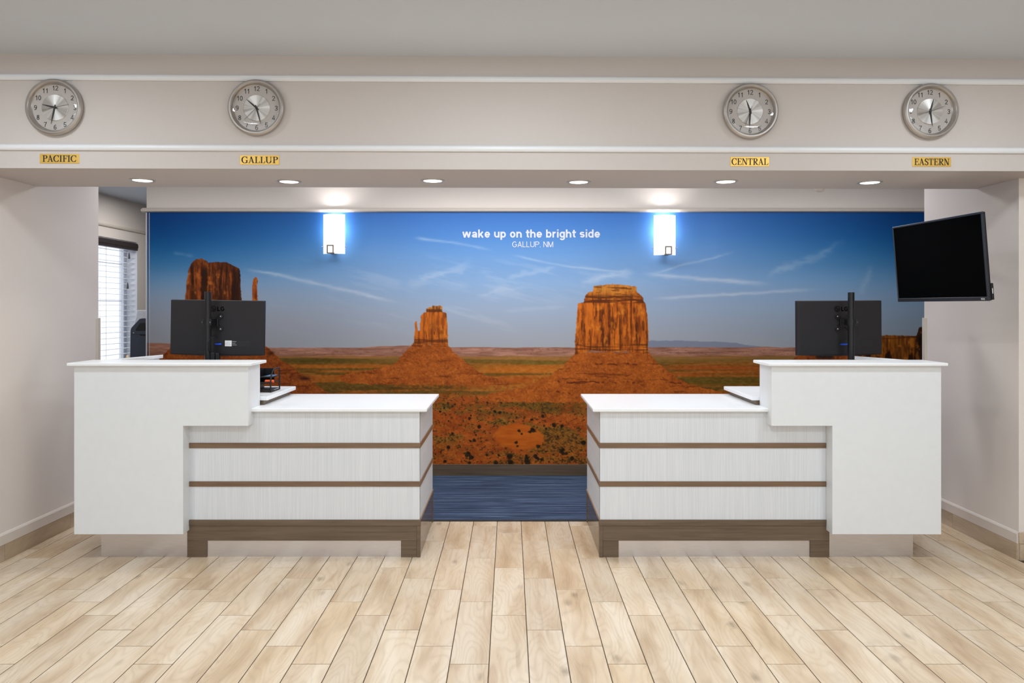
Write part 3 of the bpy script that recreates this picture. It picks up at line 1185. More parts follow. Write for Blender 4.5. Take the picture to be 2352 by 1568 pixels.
def paint_mural():
    img = np.zeros(X.shape + (3,), np.float32)
    # sky: deep blue at the top to haze at the horizon
    stops = [(487, (62, 112, 186)), (540, (78, 128, 192)), (590, (104, 146, 196)), (650, (130, 160, 196)), (710, (150, 166, 188)), (770, (160, 165, 176)), (800, (164, 166, 172))]
    yy = [s[0] for s in stops]
    for c in range(3):
        img[..., c] = np.interp(Y, yy, [s[1][c] for s in stops])
    # the print itself deepens towards both ends of the panorama
    side = np.clip(np.maximum((860 - X) / 480, (X - 1640) / 440), 0, 1)
    deep = side ** 0.9 * (1 - sstep(500, 690, Y) * 0.90)
    img *= (1 - deep[..., None] * col3(0.98, 0.47, 0.34))
    haze = sstep(600, 770, Y) * (1 - sstep(560, 1080, X))
    blend(img, haze * (0.55 + 0.5 * (fbm(X, Y, 160, 60, 71, 3) - 0.4)), col3(158, 156, 162))
    # cirrus and contrails
    wisp = fbm(X * 0.94 + Y * 2.0, Y * 1.6 - X * 0.42, 150, 26, 3, 5)
    cir = sstep(0.52, 0.78, wisp) * sstep(560, 640, Y) * (1 - sstep(720, 790, Y)) * np.exp(-((X - 1060) / 330) ** 2)
    blend(img, np.clip(cir * 0.22, 0, 1), col3(200, 204, 212))

    def trail(pts, w, a, rough=0.6):
        m = np.zeros(X.shape, np.float32)
        (xa, ya), (xb, yb) = pts[0], pts[-1]
        g = ((X - xa) * (xb - xa) + (Y - ya) * (yb - ya)) / ((xb - xa) ** 2 + (yb - ya) ** 2)
        fade = sstep(0.0, 0.16, g) * (1 - sstep(0.72, 1.0, g))
        jit = (fbm(X, Y, 24, 10, 40, 3) - 0.5) * w * 2.2 * rough
        for (x1, y1), (x2, y2) in zip(pts, pts[1:]):
            dx, dy = x2 - x1, y2 - y1
            L2 = dx * dx + dy * dy
            tt = np.clip(((X - x1) * dx + (Y - y1) * dy) / L2, 0, 1)
            d = np.hypot(X - x1 - tt * dx, Y - y1 - tt * dy + jit)
            m = np.maximum(m, np.exp(-(d / w) ** 2))
        m *= 0.45 + 0.9 * fbm(X, Y, 60, 14, 77, 3)
        blend(img, np.clip(m * a * 0.8 * fade, 0, 0.85), col3(204, 208, 216))

    trail([(552, 617), (620, 627), (700, 645), (790, 665), (860, 682), (940, 700)], 4.0, 0.62)
    trail([(395, 580), (450, 588)], 3.5, 0.25)
    trail([(945, 545), (1000, 552), (1060, 560), (1140, 577)], 2.6, 0.5)
    trail([(1165, 583), (1230, 598), (1310, 612), (1400, 621), (1470, 627)], 2.4, 0.4)
    trail([(1470, 627), (1560, 636), (1660, 644), (1786, 653)], 4.6, 0.62)
    trail([(1486, 687), (1600, 680), (1740, 672), (1905, 662)], 3.4, 0.55)
    trail([(1495, 630), (1570, 608), (1640, 592), (1700, 573)], 2.6, 0.42)
    trail([(1755, 640), (1790, 618), (1850, 600), (1890, 580), (1925, 560), (1950, 548)], 8.0, 0.30, 1.2)
    trail([(1975, 680), (1983, 655), (1995, 635), (2000, 612), (2010, 608)], 7.0, 0.24, 1.4)
    trail([(1330, 655), (1370, 640), (1410, 630), (1466, 624)], 7.0, 0.46, 1.0)
    trail([(1160, 640), (1200, 628), (1290, 612)], 6.0, 0.36, 1.2)
    trail([(930, 660), (980, 640), (1040, 620), (1100, 605)], 9.0, 0.36, 1.3)
    trail([(1090, 680), (1190, 660), (1230, 655)], 6.0, 0.25, 1.2)
    trail([(1150, 715), (1250, 706), (1320, 703)], 4.0, 0.25)
    # far blue range on the right
    h = np.interp(X, [1480, 1500, 1560, 1640, 1690, 1720, 1790], [784, 782, 782.5, 784, 787, 793, 798]) + (fbm(X, Y * 0, 14, 9, 5, 3) - 0.5) * 3
    blend(img, sstep(-0.6, 0.6, Y - h) * (X > 1480) * (X < 1790) * 0.85, col3(122, 128, 146))
    # pink tableland at the horizon
    top = 796.5 + (fbm(X, Y * 0, 45, 9, 8, 4) - 0.5) * 4 - 4.5 * np.exp(-((X - 905) / 60) ** 4) + np.interp(X, [337, 660, 720, 2200], [-9, 2, 2, 0])
    hm = sstep(-0.8, 0.8, Y - top)
    n = fbm(X, Y, 40, 3.0, 12, 4)
    pink = col3(156, 112, 108) + (n[..., None] - 0.5) * col3(96, 80, 78)
    blend(img, hm, pink)
    dk = sstep(0.62, 0.72, fbm(X, Y, 9, 3, 90, 3)) * sstep(0, 3, Y - top) * (1 - sstep(14, 20, Y - top)) * 0.35
    blend(img, dk, col3(104, 62, 66))
    # desert plain
    pm = sstep(814, 822, Y + (fbm(X, Y, 60, 6, 14, 3) - 0.5) * 6)
    d = np.clip((Y - 814) / 90, 0, 1)
    band = fbm(X, Y, 210, 5.5, 21, 4)
    spk = fbm(X, Y, 7, 3.2, 27, 3)
    c1, c2 = col3(158, 92, 46), col3(104, 78, 40)
    plain_ = c1 + (c2 - c1) * sstep(0.46, 0.60, band)[..., None]
    plain_ = plain_ + (spk[..., None] - 0.5) * 46
    tan_ = col3(146, 108, 74)
    plain_ = plain_ + (tan_ - plain_) * (np.exp(-((Y - 824) / 9) ** 2) * 0.8)[..., None]
    for (cx, cy, rx, ry, colr, al) in ((1010, 830, 900, 5, (94, 80, 40), 0.55), (720, 829, 110, 6, (84, 70, 34), 0.9), (760, 842, 190, 5, (170, 98, 42), 0.8),
                                       (1210, 848, 150, 11, (184, 108, 48), 0.9), (1240, 832, 80, 4, (110, 92, 46), 0.8), (1640, 845, 130, 6, (164, 80, 38), 0.8), (1650, 866, 180, 5, (112, 84, 40), 0.8),
                                       (1660, 878, 150, 8, (92, 78, 34), 0.8), (1640, 858, 120, 4, (160, 78, 34), 0.7), (1190, 876, 160, 9, (172, 84, 36), 0.9), (1240, 822, 120, 4, (158, 112, 72), 0.7)):
        e = np.exp(-(np.abs((X - cx) / rx) ** 3 + np.abs((Y - cy + (band - 0.5) * 14) / ry) ** 3))
        blend(plain_, e * al, col3(*colr) + (spk[..., None] - 0.5) * 34)
    blend(img, pm, plain_)

    # scrubland in front
    fm = sstep(896, 912, Y + (fbm(X, Y, 70, 12, 33, 3) - 0.5) * 16)
    g1 = fbm(X, Y, 5.0, 3.6, 35, 2)
    g2 = fbm(X, Y, 34, 13, 36, 4)
    gd = fbm(X * 0.8 + Y, Y - X * 0.25, 120, 26, 38, 4)
    red = col3(160, 78, 38) + (fbm(X, Y, 16, 8, 39, 3)[..., None] - 0.5) * col3(62, 46, 22)
    scrub = red.copy()
    olive = col3(118, 90, 44)
    blend(scrub, sstep(0.42, 0.58, gd * 0.6 + g2 * 0.4) * (0.85 - 0.35 * sstep(960, 1040, Y)), olive + (g1[..., None] - 0.5) * 50)
    g3 = vnoise(X + Y * 0.2, Y, 3.1, 2.5, 61)
    g4 = vnoise(X, Y, 7.0, 4.4, 62)
    mixn = 0.55 * g3 + 0.25 * g4 + 0.20 * g1
    dens = 0.63 - 0.16 * (g2 - 0.5) - 0.10 * sstep(0.45, 0.6, gd)
    blend(scrub, sstep(dens - 0.03, dens + 0.10, mixn) * 0.78, col3(60, 44, 24))
    blend(scrub, sstep(0.70, 0.82, vnoise(X, Y, 3.4, 2.4, 63)) * 0.35, col3(196, 134, 70))
    blend(img, fm, scrub)
    # dark brush belts
    for (cx, cy, rx, ry, al) in ((1010, 889, 120, 7, 0.6), (860, 893, 130, 8, 0.55), (1290, 938, 70, 11, 0.55), (1130, 930, 120, 6, 0.35), (1160, 950, 70, 7, 0.4), (1000, 912, 60, 7, 0.3)):
        e = np.exp(-(((X - cx) / rx) ** 2 + ((Y - cy) / ry) ** 2)) * (0.35 + 0.9 * sstep(0.4, 0.6, g1))
        blend(img, np.clip(e * al, 0, 1), col3(78, 58, 28))

    # ---- buttes
    jx = (fbm(X, Y, 7, 7, 50, 3) - 0.5)
    jy = (fbm(X, Y, 7, 7, 60, 3) - 0.5)

    def talus(pts, shade, seed, darkx=None):
        m = inside(pts, X + jx * 6, Y + jy * 8)
        n1 = fbm(X * 0.9 + Y * 0.5, Y - X * 0.2, 15, 11, seed, 4)
        n2 = fbm(X, Y, 3.6, 3.2, seed + 9, 2)
        c = col3(*shade) + (n1[..., None] - 0.5) * col3(54, 38, 22) + (n2[..., None] - 0.5) * col3(34, 24, 15) + (vnoise(X, Y, 2.7, 2.5, seed + 50)[..., None] - 0.5) * col3(30, 22, 14)
        blend(c, sstep(0.80, 0.92, vnoise(X, Y, 3.2, 2.8, seed + 60)) * 0.35, col3(80, 42, 24))
        ledge = sstep(0.68, 0.73, fbm(X, Y + (n1 - 0.5) * 7, 60, 4.2, seed + 20, 3)) * 0.5
        blend(c, ledge, col3(86, 38, 18))
        blend(img, m, c)
        return m

    def tower(pts, lit, dark, seed, light_dir=0.0, x0=0, x1=1, strat=None):
        m = inside(pts, X + jx * 3.4, Y + jy * 3.4)
        n1 = fbm(X + (fbm(X, Y, 30, 60, seed + 3, 2) - 0.5) * 10, Y, 5.5, 70, seed, 4)
        n2 = fbm(X, Y, 13, 15, seed + 5, 4)
        n3 = fbm(X, Y, 2.9, 20, seed + 7, 2)
        f = 0.42 * n1 + 0.28 * n2 + 0.30 * n3
        f = f - light_dir * (X - (x0 + x1) / 2) / (x1 - x0)
        c = col3(*dark) + (col3(*lit) - col3(*dark)) * sstep(0.30, 0.62, f)[..., None]
        blend(c, sstep(0.64, 0.72, fbm(X, Y, 4.2, 34, seed + 31, 3)) * 0.6, col3(66, 30, 14))
        blend(c, sstep(0.62, 0.74, n2) * 0.4, col3(214, 138, 62))
        if strat:
            for (ya, yb, a) in strat:
                s = sstep(ya - 2, ya + 2, Y) * (1 - sstep(yb - 2, yb + 2, Y))
                st = fbm(X, Y, 60, 2.6, seed + 40, 3)
                blend(c, s * sstep(0.42, 0.6, st) * a, col3(84, 42, 24))
        blend(img, m, c)
        return m

    # left butte with spire
    talus([(380, 812), (392, 800), (425, 786), (600, 786), (612, 794), (630, 812), (650, 830), (690, 855), (712, 872), (740, 892), (790, 930), (300, 940), (330, 880), (352, 840)], (140, 72, 38), 101)
    ls = [(426, 790), (425, 690), (428, 650), (433, 618), (440, 603), (452, 595), (462, 594), (474, 599), (478, 604), (496, 601), (520, 602), (534, 609), (550, 616), (553, 640), (553, 672), (556, 690), (560, 790)]
    lm = tower(ls, (142, 72, 42), (54, 28, 20), 120, 0.05, 426, 556)
    for (xa, xb, a) in ((462, 476, 0.85), (533, 556, 0.62), (440, 445, 0.5), (492, 496, 0.6), (505, 509, 0.55), (518, 521, 0.5)):
        s = sstep(xa - 2, xa + 1, X + jx * 5) * (1 - sstep(xb - 1, xb + 2, X + jx * 5)) * lm * sstep(606, 622, Y)
        blend(img, s * a, col3(38, 20, 18))
    blend(img, lm * (1 - sstep(604, 624, Y + jy * 8)) * 0.5 * (0.5 + fbm(X, Y, 30, 4, 131, 3)), col3(74, 36, 22))
    tower([(579, 790), (580, 655), (581, 642), (585, 637), (591, 638), (592, 648), (590, 656), (592, 690), (594, 790)], (166, 84, 42), (108, 52, 28), 140)
    blend(img, np.exp(-(((X - 700) / 14) ** 2 + ((Y - 869) / 4) ** 2)) * 0.9, col3(48, 22, 22))
    blend(img, np.exp(-(((X - 623) / 8) ** 2 + ((Y - 811) / 5) ** 2)) * 0.8, col3(52, 24, 20))

    # middle butte
    talus([(952, 786), (1030, 794), (1044, 812), (1077, 837), (1092, 848), (1116, 861), (1160, 874), (1180, 884), (800, 882), (770, 868), (790, 860), (874, 846), (911, 833), (928, 811)], (160, 84, 42), 201)
    tower([(951, 792), (953, 745), (954.5, 737), (957, 737), (958.5, 750), (960, 760), (964, 758.6), (967, 725), (973, 718), (980, 716.5), (1016, 716.5), (1025.5, 719), (1027.5, 750), (1029.5, 798), (1010, 796), (990, 790)],
          (196, 106, 46), (124, 62, 28), 220, 0.02, 951, 1030, [(775, 800, 0.7)])
    tower([(979.5, 717), (979, 708), (985, 706), (991, 705), (994, 702), (1003, 702), (1010.6, 701), (1015, 705), (1016, 717)], (200, 134, 78), (104, 60, 36), 240, 0, 0, 1, [(709, 717, 0.8)])
    blend(img, np.exp(-(((X - 996) / 7) ** 2 + ((Y - 750) / 14) ** 2)) * 0.5, col3(104, 54, 28))

    # right butte
    talus([(1321, 810), (1489, 808), (1514, 836), (1538, 856), (1554, 869), (1576, 878), (1614, 891), (1662, 901), (1800, 930), (1100, 922), (1120, 906), (1200, 886), (1257, 868), (1299, 834)], (164, 86, 40), 301)
    rs = [(1321, 815), (1320.5, 786), (1326, 716), (1327.5, 696.5), (1340, 693), (1345, 677), (1354, 671), (1362.6, 668), (1364, 657), (1378.6, 654.5), (1417, 652.5), (1442, 656), (1461.5, 658), (1462, 669.5),
          (1476, 682), (1477, 690), (1483, 698), (1487, 725), (1489.5, 754), (1488, 815), (1440, 806), (1400, 808), (1360, 804)]
    rm = tower(rs, (200, 108, 44), (120, 56, 24), 320, 0.05, 1321, 1490, [(676, 696, 0.9), (790, 812, 0.8)])
    cap = rm * (1 - sstep(664, 694, Y + np.abs(X - 1412) * 0.10))
    blend(img, cap * (0.35 + 0.5 * fbm(X, Y, 22, 5, 331, 3)), col3(196, 140, 76))
    blend(img, rm * sstep(0.56, 0.66, fbm(X, Y, 24, 2.4, 332, 3)) * (1 - sstep(690, 698, Y)) * 0.75, col3(92, 46, 22))
    for xc_, a in ((1383, 0.7), (1400, 0.45), (1425, 0.4), (1440, 0.45), (1462, 0.5), (1338, 0.5)):
        s = np.exp(-((X - xc_ + jx * 9) / 2.2) ** 2) * rm * sstep(698, 716, Y) * (1 - sstep(780, 800, Y))
        blend(img, np.clip(s * a, 0, 1), col3(70, 30, 14))
    for (ya, xa, xb) in ((836, 1355, 1420), (836, 1440, 1465), (878, 1280, 1480), (878, 1530, 1570), (902, 1270, 1310)):
        s = np.exp(-((Y - ya + (fbm(X, Y * 0, 16, 9, 340, 3) - 0.5) * 9) / 1.7) ** 2) * (X > xa) * (X < xb) * sstep(0.35, 0.55, fbm(X, Y, 7, 30, 341, 2))
        blend(img, s * 0.8, col3(74, 30, 18))
    # pale rubble skirt of the right butte
    sk = np.exp(-((Y - (886 + np.clip((1200 - X), -300, 200) * 0.075 - np.clip(X - 1200, 0, 90) * 0.4)) / 7) ** 2) * (X > 1080) * (X < 1300)
    blend(img, sk * sstep(0.45, 0.65, g1) * 0.6, col3(178, 122, 62))

    # cliffs at the right end
    talus([(1760, 940), (1790, 838), (1828, 820), (1850, 812), (1960, 812), (2030, 830), (2260, 830), (2260, 940)], (136, 68, 32), 401)
    cm = tower([(1950, 850), (1960, 771), (2033, 769.5), (2105, 771), (2260, 768), (2260, 850)], (150, 88, 34), (92, 52, 24), 420, 0, 0, 1, [(769, 778, 0.9)])
    arch = cm * sstep(0.53, 0.60, fbm(X, Y, 13, 60, 431, 3)) * sstep(794, 812, Y + jx * 14)
    blend(img, arch * 0.88, col3(36, 18, 12))
    tower([(2096, 850), (2105, 772), (2107, 764), (2111, 753), (2120, 750), (2260, 745), (2260, 850)], (64, 36, 22), (24, 14, 14), 440)
    for (cx, r) in ((1882, 9), (1905, 10), (1893, 6)):
        blend(img, np.exp(-(((X - cx) / r) ** 4 + ((Y - 819) / 5) ** 4)), col3(46, 32, 32))

    # sand clearing and bushes
    ex = ((X - 1192 - (Y - 1000) * 0.25 + jx * 8) / 58) ** 2 + ((Y - 1003 + jy * 6) / 30) ** 2
    clear = 1 - sstep(0.82, 1.12, ex)
    blend(img, clear * 0.92, col3(186, 94, 36) + (fbm(X, Y, 30, 5, 510, 3)[..., None] - 0.5) * col3(38, 34, 22))
    B = [(750, 740, 30), (370, 840, 24), (612, 625, 20), (628, 580, 15), (700, 855, 14), (680, 935, 32), (622, 945, 22), (315, 1035, 28), (585, 1140, 42), (630, 1180, 44), (860, 1150, 22), (1030, 1147, 18),
         (1180, 1162, 38), (1505, 795, 42), (1470, 815, 24), (1810, 715, 30), (1930, 735, 28), (1700, 770, 22), (1668, 728, 18), (1590, 1025, 28), (1930, 1095, 46), (1985, 1115, 24), (2230, 970, 36), (2064, 1190, 26),
         (1415, 1150, 24), (1420, 1185, 28), (1545, 1150, 32), (1580, 1195, 34), (1640, 1205, 32), (1430, 1240, 44), (1190, 1245, 34), (980, 1256, 34), (610, 1250, 25), (260, 1238, 26), (120, 1195, 20),
         (1650, 595, 26), (1310, 800, 24), (1350, 845, 14), (970, 525, 24), (1040, 540, 22), (1100, 548, 12), (1140, 545, 12), (400, 425, 18), (365, 455, 14), (862, 398, 13), (196, 525, 16), (1262, 520, 12), (1228, 660, 18), (1490, 640, 22), (1285, 610, 18),
         (1275, 965, 26), (1290, 1022, 20), (680, 815, 12), (1865, 880, 15), (1060, 405, 11), (1490, 378, 9), (475, 1030, 10), (270, 575, 12), (310, 660, 13), (245, 475, 14), (235, 420, 10), (300, 400, 10), (1785, 560, 8), (1666, 540, 10)]
    r2 = random.Random(5)
    for _ in range(210):
        by = r2.uniform(912, 1064)
        bx = r2.uniform(985, 1400)
        rr = (0.8 + 1.3 * (by - 900) / 165) * r2.uniform(0.5, 1.1)
        if ((bx - 1192) / 60) ** 2 + ((by - 1003) / 31) ** 2 > 1:
            B.append(((bx - 980) * 6.19, (by - 860) * 6.19, rr * 6.19 * 0.9))
    for (bx, by, r) in B:
        cx, cy, rr = 980 + bx / 6.19, 860 + by / 6.19, r / 6.19
        i0, i1 = np.searchsorted(xs, cx - rr * 2.5), np.searchsorted(xs, cx + rr * 2.5)
        j0, j1 = np.searchsorted(ys, cy - rr * 2.5), np.searchsorted(ys, cy + rr * 2.5)
        sl = (slice(j0, j1), slice(i0, i1))
        dd = np.hypot((X[sl] - cx) / rr, (Y[sl] - cy) / (rr * 0.92)) + jx[sl] * 1.5
        m = 1 - sstep(0.70, 1.2, dd)
        sub = img[sl]
        blend(sub, m * 0.93, col3(34, 26, 16) + (g1[sl][..., None] - 0.5) * 34)
    return np.clip(img, 0, 255)


IMG = paint_mural()
lin_img = srgb2lin(IMG)
warm = np.clip((lin_img[..., 0] - lin_img[..., 2]) / (lin_img[..., 0] + 1e-4), 0, 1)      # ink density of the warm tones
lin_img[..., 2] *= 1 - 0.55 * warm
lin_img[..., 1] *= 1 - 0.06 * warm
lin_img[..., 0] *= 1 + 0.03 * warm
lin_img = np.clip(lin_img * 1.15, 0, 0.95)
ny, nx = X.shape
co = np.empty((ny, nx, 3), np.float32)
co[..., 0] = (GX - VX) * MY / FPX
co[..., 1] = 0
co[..., 2] = -(GY - VY) * MY / FPX + CH
mo = np.array([0.2, 0, 0.1], np.float32)
co -= mo
idx = np.arange(ny * nx).reshape(ny, nx)
quads = np.stack([idx[:-1, :-1], idx[1:, :-1], idx[1:, 1:], idx[:-1, 1:]], -1).reshape(-1, 4)
me = bpy.data.meshes.new('desert_mural')
me.vertices.add(ny * nx)
me.vertices.foreach_set('co', co.ravel())
me.loops.add(quads.size)
me.loops.foreach_set('vertex_index', quads.ravel().astype(np.int32))
me.polygons.add(len(quads))
me.polygons.foreach_set('loop_start', np.arange(0, quads.size, 4, dtype=np.int32))
me.update(calc_edges=True)
ca = me.color_attributes.new('print', 'FLOAT_COLOR', 'POINT')
rgba = np.ones((ny * nx, 4), np.float32)
rgba[:, :3] = lin_img.reshape(-1, 3)
ca.data.foreach_set('color', rgba.ravel())
t = NT('printed_vinyl')
at = t.node('ShaderNodeAttribute', attribute_name='print')
weave = t.noise(t.coords((420, 1, 420)), 1.0, 2, 0.6)
t.base(t.mix(t.math('MULTIPLY', weave, 0.16), at.outputs['Color'], (0, 0, 0, 1)))
t.surf(0.6, 0, 0.12)
me.materials.append(t.m)
mural = bpy.data.objects.new('desert_mural', me)
COL.objects.link(mural)
mural.location = (0.2, MY, 0.1)
WLOC[mural.name] = Vector((0.2, MY, 0.1))
tag(mural, 'full width desert mural of red sandstone buttes under blue sky', 'mural')

k = MY / FPX
pl = lambda u, v: (u, MY - 0.002, v)
words = [bm_new() for _ in range(6)]
text_sans(words, 'wake up on the bright side', 18.6 * k, 0.185, pl, X_(1062, MY), Z_(545.5, MY), 0.10, width=316 * k)
for w_, wd in zip(words, ('wake', 'up', 'on', 'the', 'bright', 'side')):
    obj('lettering', front(w_), M['mural_text'], mural, world=True, label='white bold word "%s"' % wd)
bm = bm_new()
text_sans(bm, 'GALLUP. NM', 13.0 * k, 0.115, pl, X_(1176.5, MY), Z_(567.5, MY), 0.10, width=94 * k)
obj('place_lettering', front(bm), M['mural_text'], mural, world=True, label='white lettering "GALLUP. NM"')

# ================================================================== RECEPTION DESKS


def desk(name, s, d, label):
    """s = -1 the left desk, +1 the right one (mirrored); d holds the measured differences"""
    FY = 4.11
    zs = lambda py: Z_(py, FY)
    r = thing(name, (s * 1.4, 4.4, 0), label, 'reception desk', 'reception desks')
    def B(nm, mat, *boxes, bev=0.0015, lab=None):
        bm = bm_new()
        for (x0, x1, y0, y1, z0, z1) in boxes:
            box(bm, s * x0, s * x1, y0, y1, z0, z1, bev, 1)
        return obj(nm, bm, M[mat], r, world=True, label=lab)
    xi, xo = 0.4875, d['xo']               # inner end and junction with the tall unit
    # tall L-shaped front
    zt, zb, za = 1.0405, 0.1465, 0.7215
    bm = bm_new()
    pts = [(d['px'], zb), (d['px'], zt), (1.388, zt), (1.388, za), (d['pi'], za), (d['pi'], zb)]
    prism(bm, [(s * a, b) for a, b in pts], 'y', 4.03, 4.222, 0.0015)
    obj('tall_front', bm, M['white_panel'], r, world=True, label='tall white L-shaped front')
    B('tall_countertop', 'white_slab', (1.362, d['sx'], 4.0, 4.255, 1.041, 1.0575), bev=0.003)
    # return cap at the outer end
    bm = bm_new()
    prism(bm, [(s * a, b) for a, b in d['cap']], 'z', 1.0395, 1.0572, 0.002)
    obj('return_countertop', bm, M['white_slab'], r, world=True)
    bm = bm_new()
    c = Vector((sum(p[0] for p in d['cap']) / 4, sum(p[1] for p in d['cap']) / 4))
    ins = [(p[0] + (c.x - p[0]) * 0.16, p[1] + (c.y - p[1]) * 0.10) for p in d['cap']]
    prism(bm, [(s * a, max(b, 4.224)) for a, b in ins], 'z', 0.15, 1.039)
    obj('return_panel', bm, M['white_panel'], r, world=True)
    # low counter carcass
    B('carcass', 'white_panel', (xi + 0.012, xo - 0.001, FY + 0.012, 4.79, 0.02, 0.789))
    st = [(0.618, 0.590), (0.410, 0.382)]
    tb, tm = 0.203, 0.170                   # base band
    zz = [0.789, 0.618, 0.590, 0.410, 0.382, tb]
    for a, b in ((0.789, 0.618), (0.590, 0.410), (0.382, tb)):
        B('front_panel', 'linen', (xi, xo, FY, FY + 0.013, b, a), bev=0)
        B('end_panel', 'linen_side', (xi, xi + 0.013, FY + 0.0005, 4.795, b, a), bev=0)
    for a, b in st:
        B('wood_strip', 'strip', (xi - 0.004, xo, FY - 0.005, FY + 0.013, b, a), bev=0.001)
        B('end_strip', 'strip_y', (xi - 0.0045, xi + 0.013, FY - 0.0045, 4.80, b + 0.0003, a - 0.0003), bev=0.001)
    B('base_band', 'base_wood', (xi - 0.006, xo, FY - 0.007, FY + 0.014, tm, tb), bev=0.001)
    B('base_apron', 'base_wood', (xi + 0.015, d['lx1'], FY - 0.003, FY + 0.014, 0.0895, tm - 0.0005), bev=0.001)
    B('base_leg', 'base_wood', (xi + 0.016, xi + 0.101, FY - 0.0028, FY + 0.014, 0.0, 0.089), bev=0.001)
    B('base_leg', 'base_wood', (d['lx0'], d['lx1'], FY - 0.0028, FY + 0.014, 0.0, 0.089), bev=0.001)
    B('corner_post', 'base_wood', (xi - 0.004, xi + 0.0155, FY - 0.006, FY + 0.016, 0.0, tm - 0.0005), bev=0.001)
    B('base_end_panel', 'base_side', (xi - 0.001, xi + 0.012, FY + 0.0165, 4.775, 0.0, tb), bev=0.001)
    B('end_cap', 'strip_y', (xi - 0.006, xi + 0.012, FY - 0.0065, 4.80, tb - 0.008, tb + 0.0008), bev=0.001)
    B('rear_post', 'base_wood', (xi - 0.004, xi + 0.016, 4.776, 4.80, 0.0, tb - 0.009), bev=0.001)
    B('kick_plate', 'steel', (xi + 0.102, d['lx0'] - 0.0005, FY + 0.006, FY + 0.012, 0.0, 0.092), bev=0)
    B('kick_plate', 'steel', (d['lx1'] + 0.001, d['kx'], FY + 0.012, FY + 0.022, 0.0, zb + 0.004), bev=0)
    B('plinth', 'white_panel', (d['lx1'] + 0.002, d['kx'] - 0.002, FY + 0.023, 4.20, 0.0, zb + 0.003), bev=0)
    # low countertop and raised work surface on it
    B('low_countertop', 'white_slab', (0.4455, 1.395, 4.08, 4.782, 0.789, 0.8072), bev=0.003)
    B('work_surface_edge', 'base_wood', (1.372, 2.06, 4.235, 4.745, 0.8075, 0.8325), bev=0.001)
    B('work_surface', 'white_slab', (1.346, 2.06, 4.226, 4.782, 0.833, 0.8555), bev=0.003)
    B('support_panel', 'white_panel', (2.02, 2.05, 4.25, 4.70, 0.0, 0.832))
    return r


dl = dict(px=2.312, pi=1.7335, xo=1.7335, sx=2.335, lx0=1.639, lx1=1.7445, kx=2.217,
          cap=[(2.334, 4.02), (2.160, 4.735), (2.128, 4.66), (2.225, 4.20)])
dr = dict(px=2.289, pi=1.711, xo=1.710, sx=2.310, lx0=1.625, lx1=1.728, kx=2.187,
          cap=[(2.310, 4.02), (2.085, 4.62), (2.058, 4.545), (2.195, 4.20)])
desk('reception_desk', -1, dl, 'left white reception desk with brown strips, beside the window end')
desk('reception_desk', 1, dr, 'right white reception desk with brown strips, below the television')

# ================================================================== MONITORS ON POLES


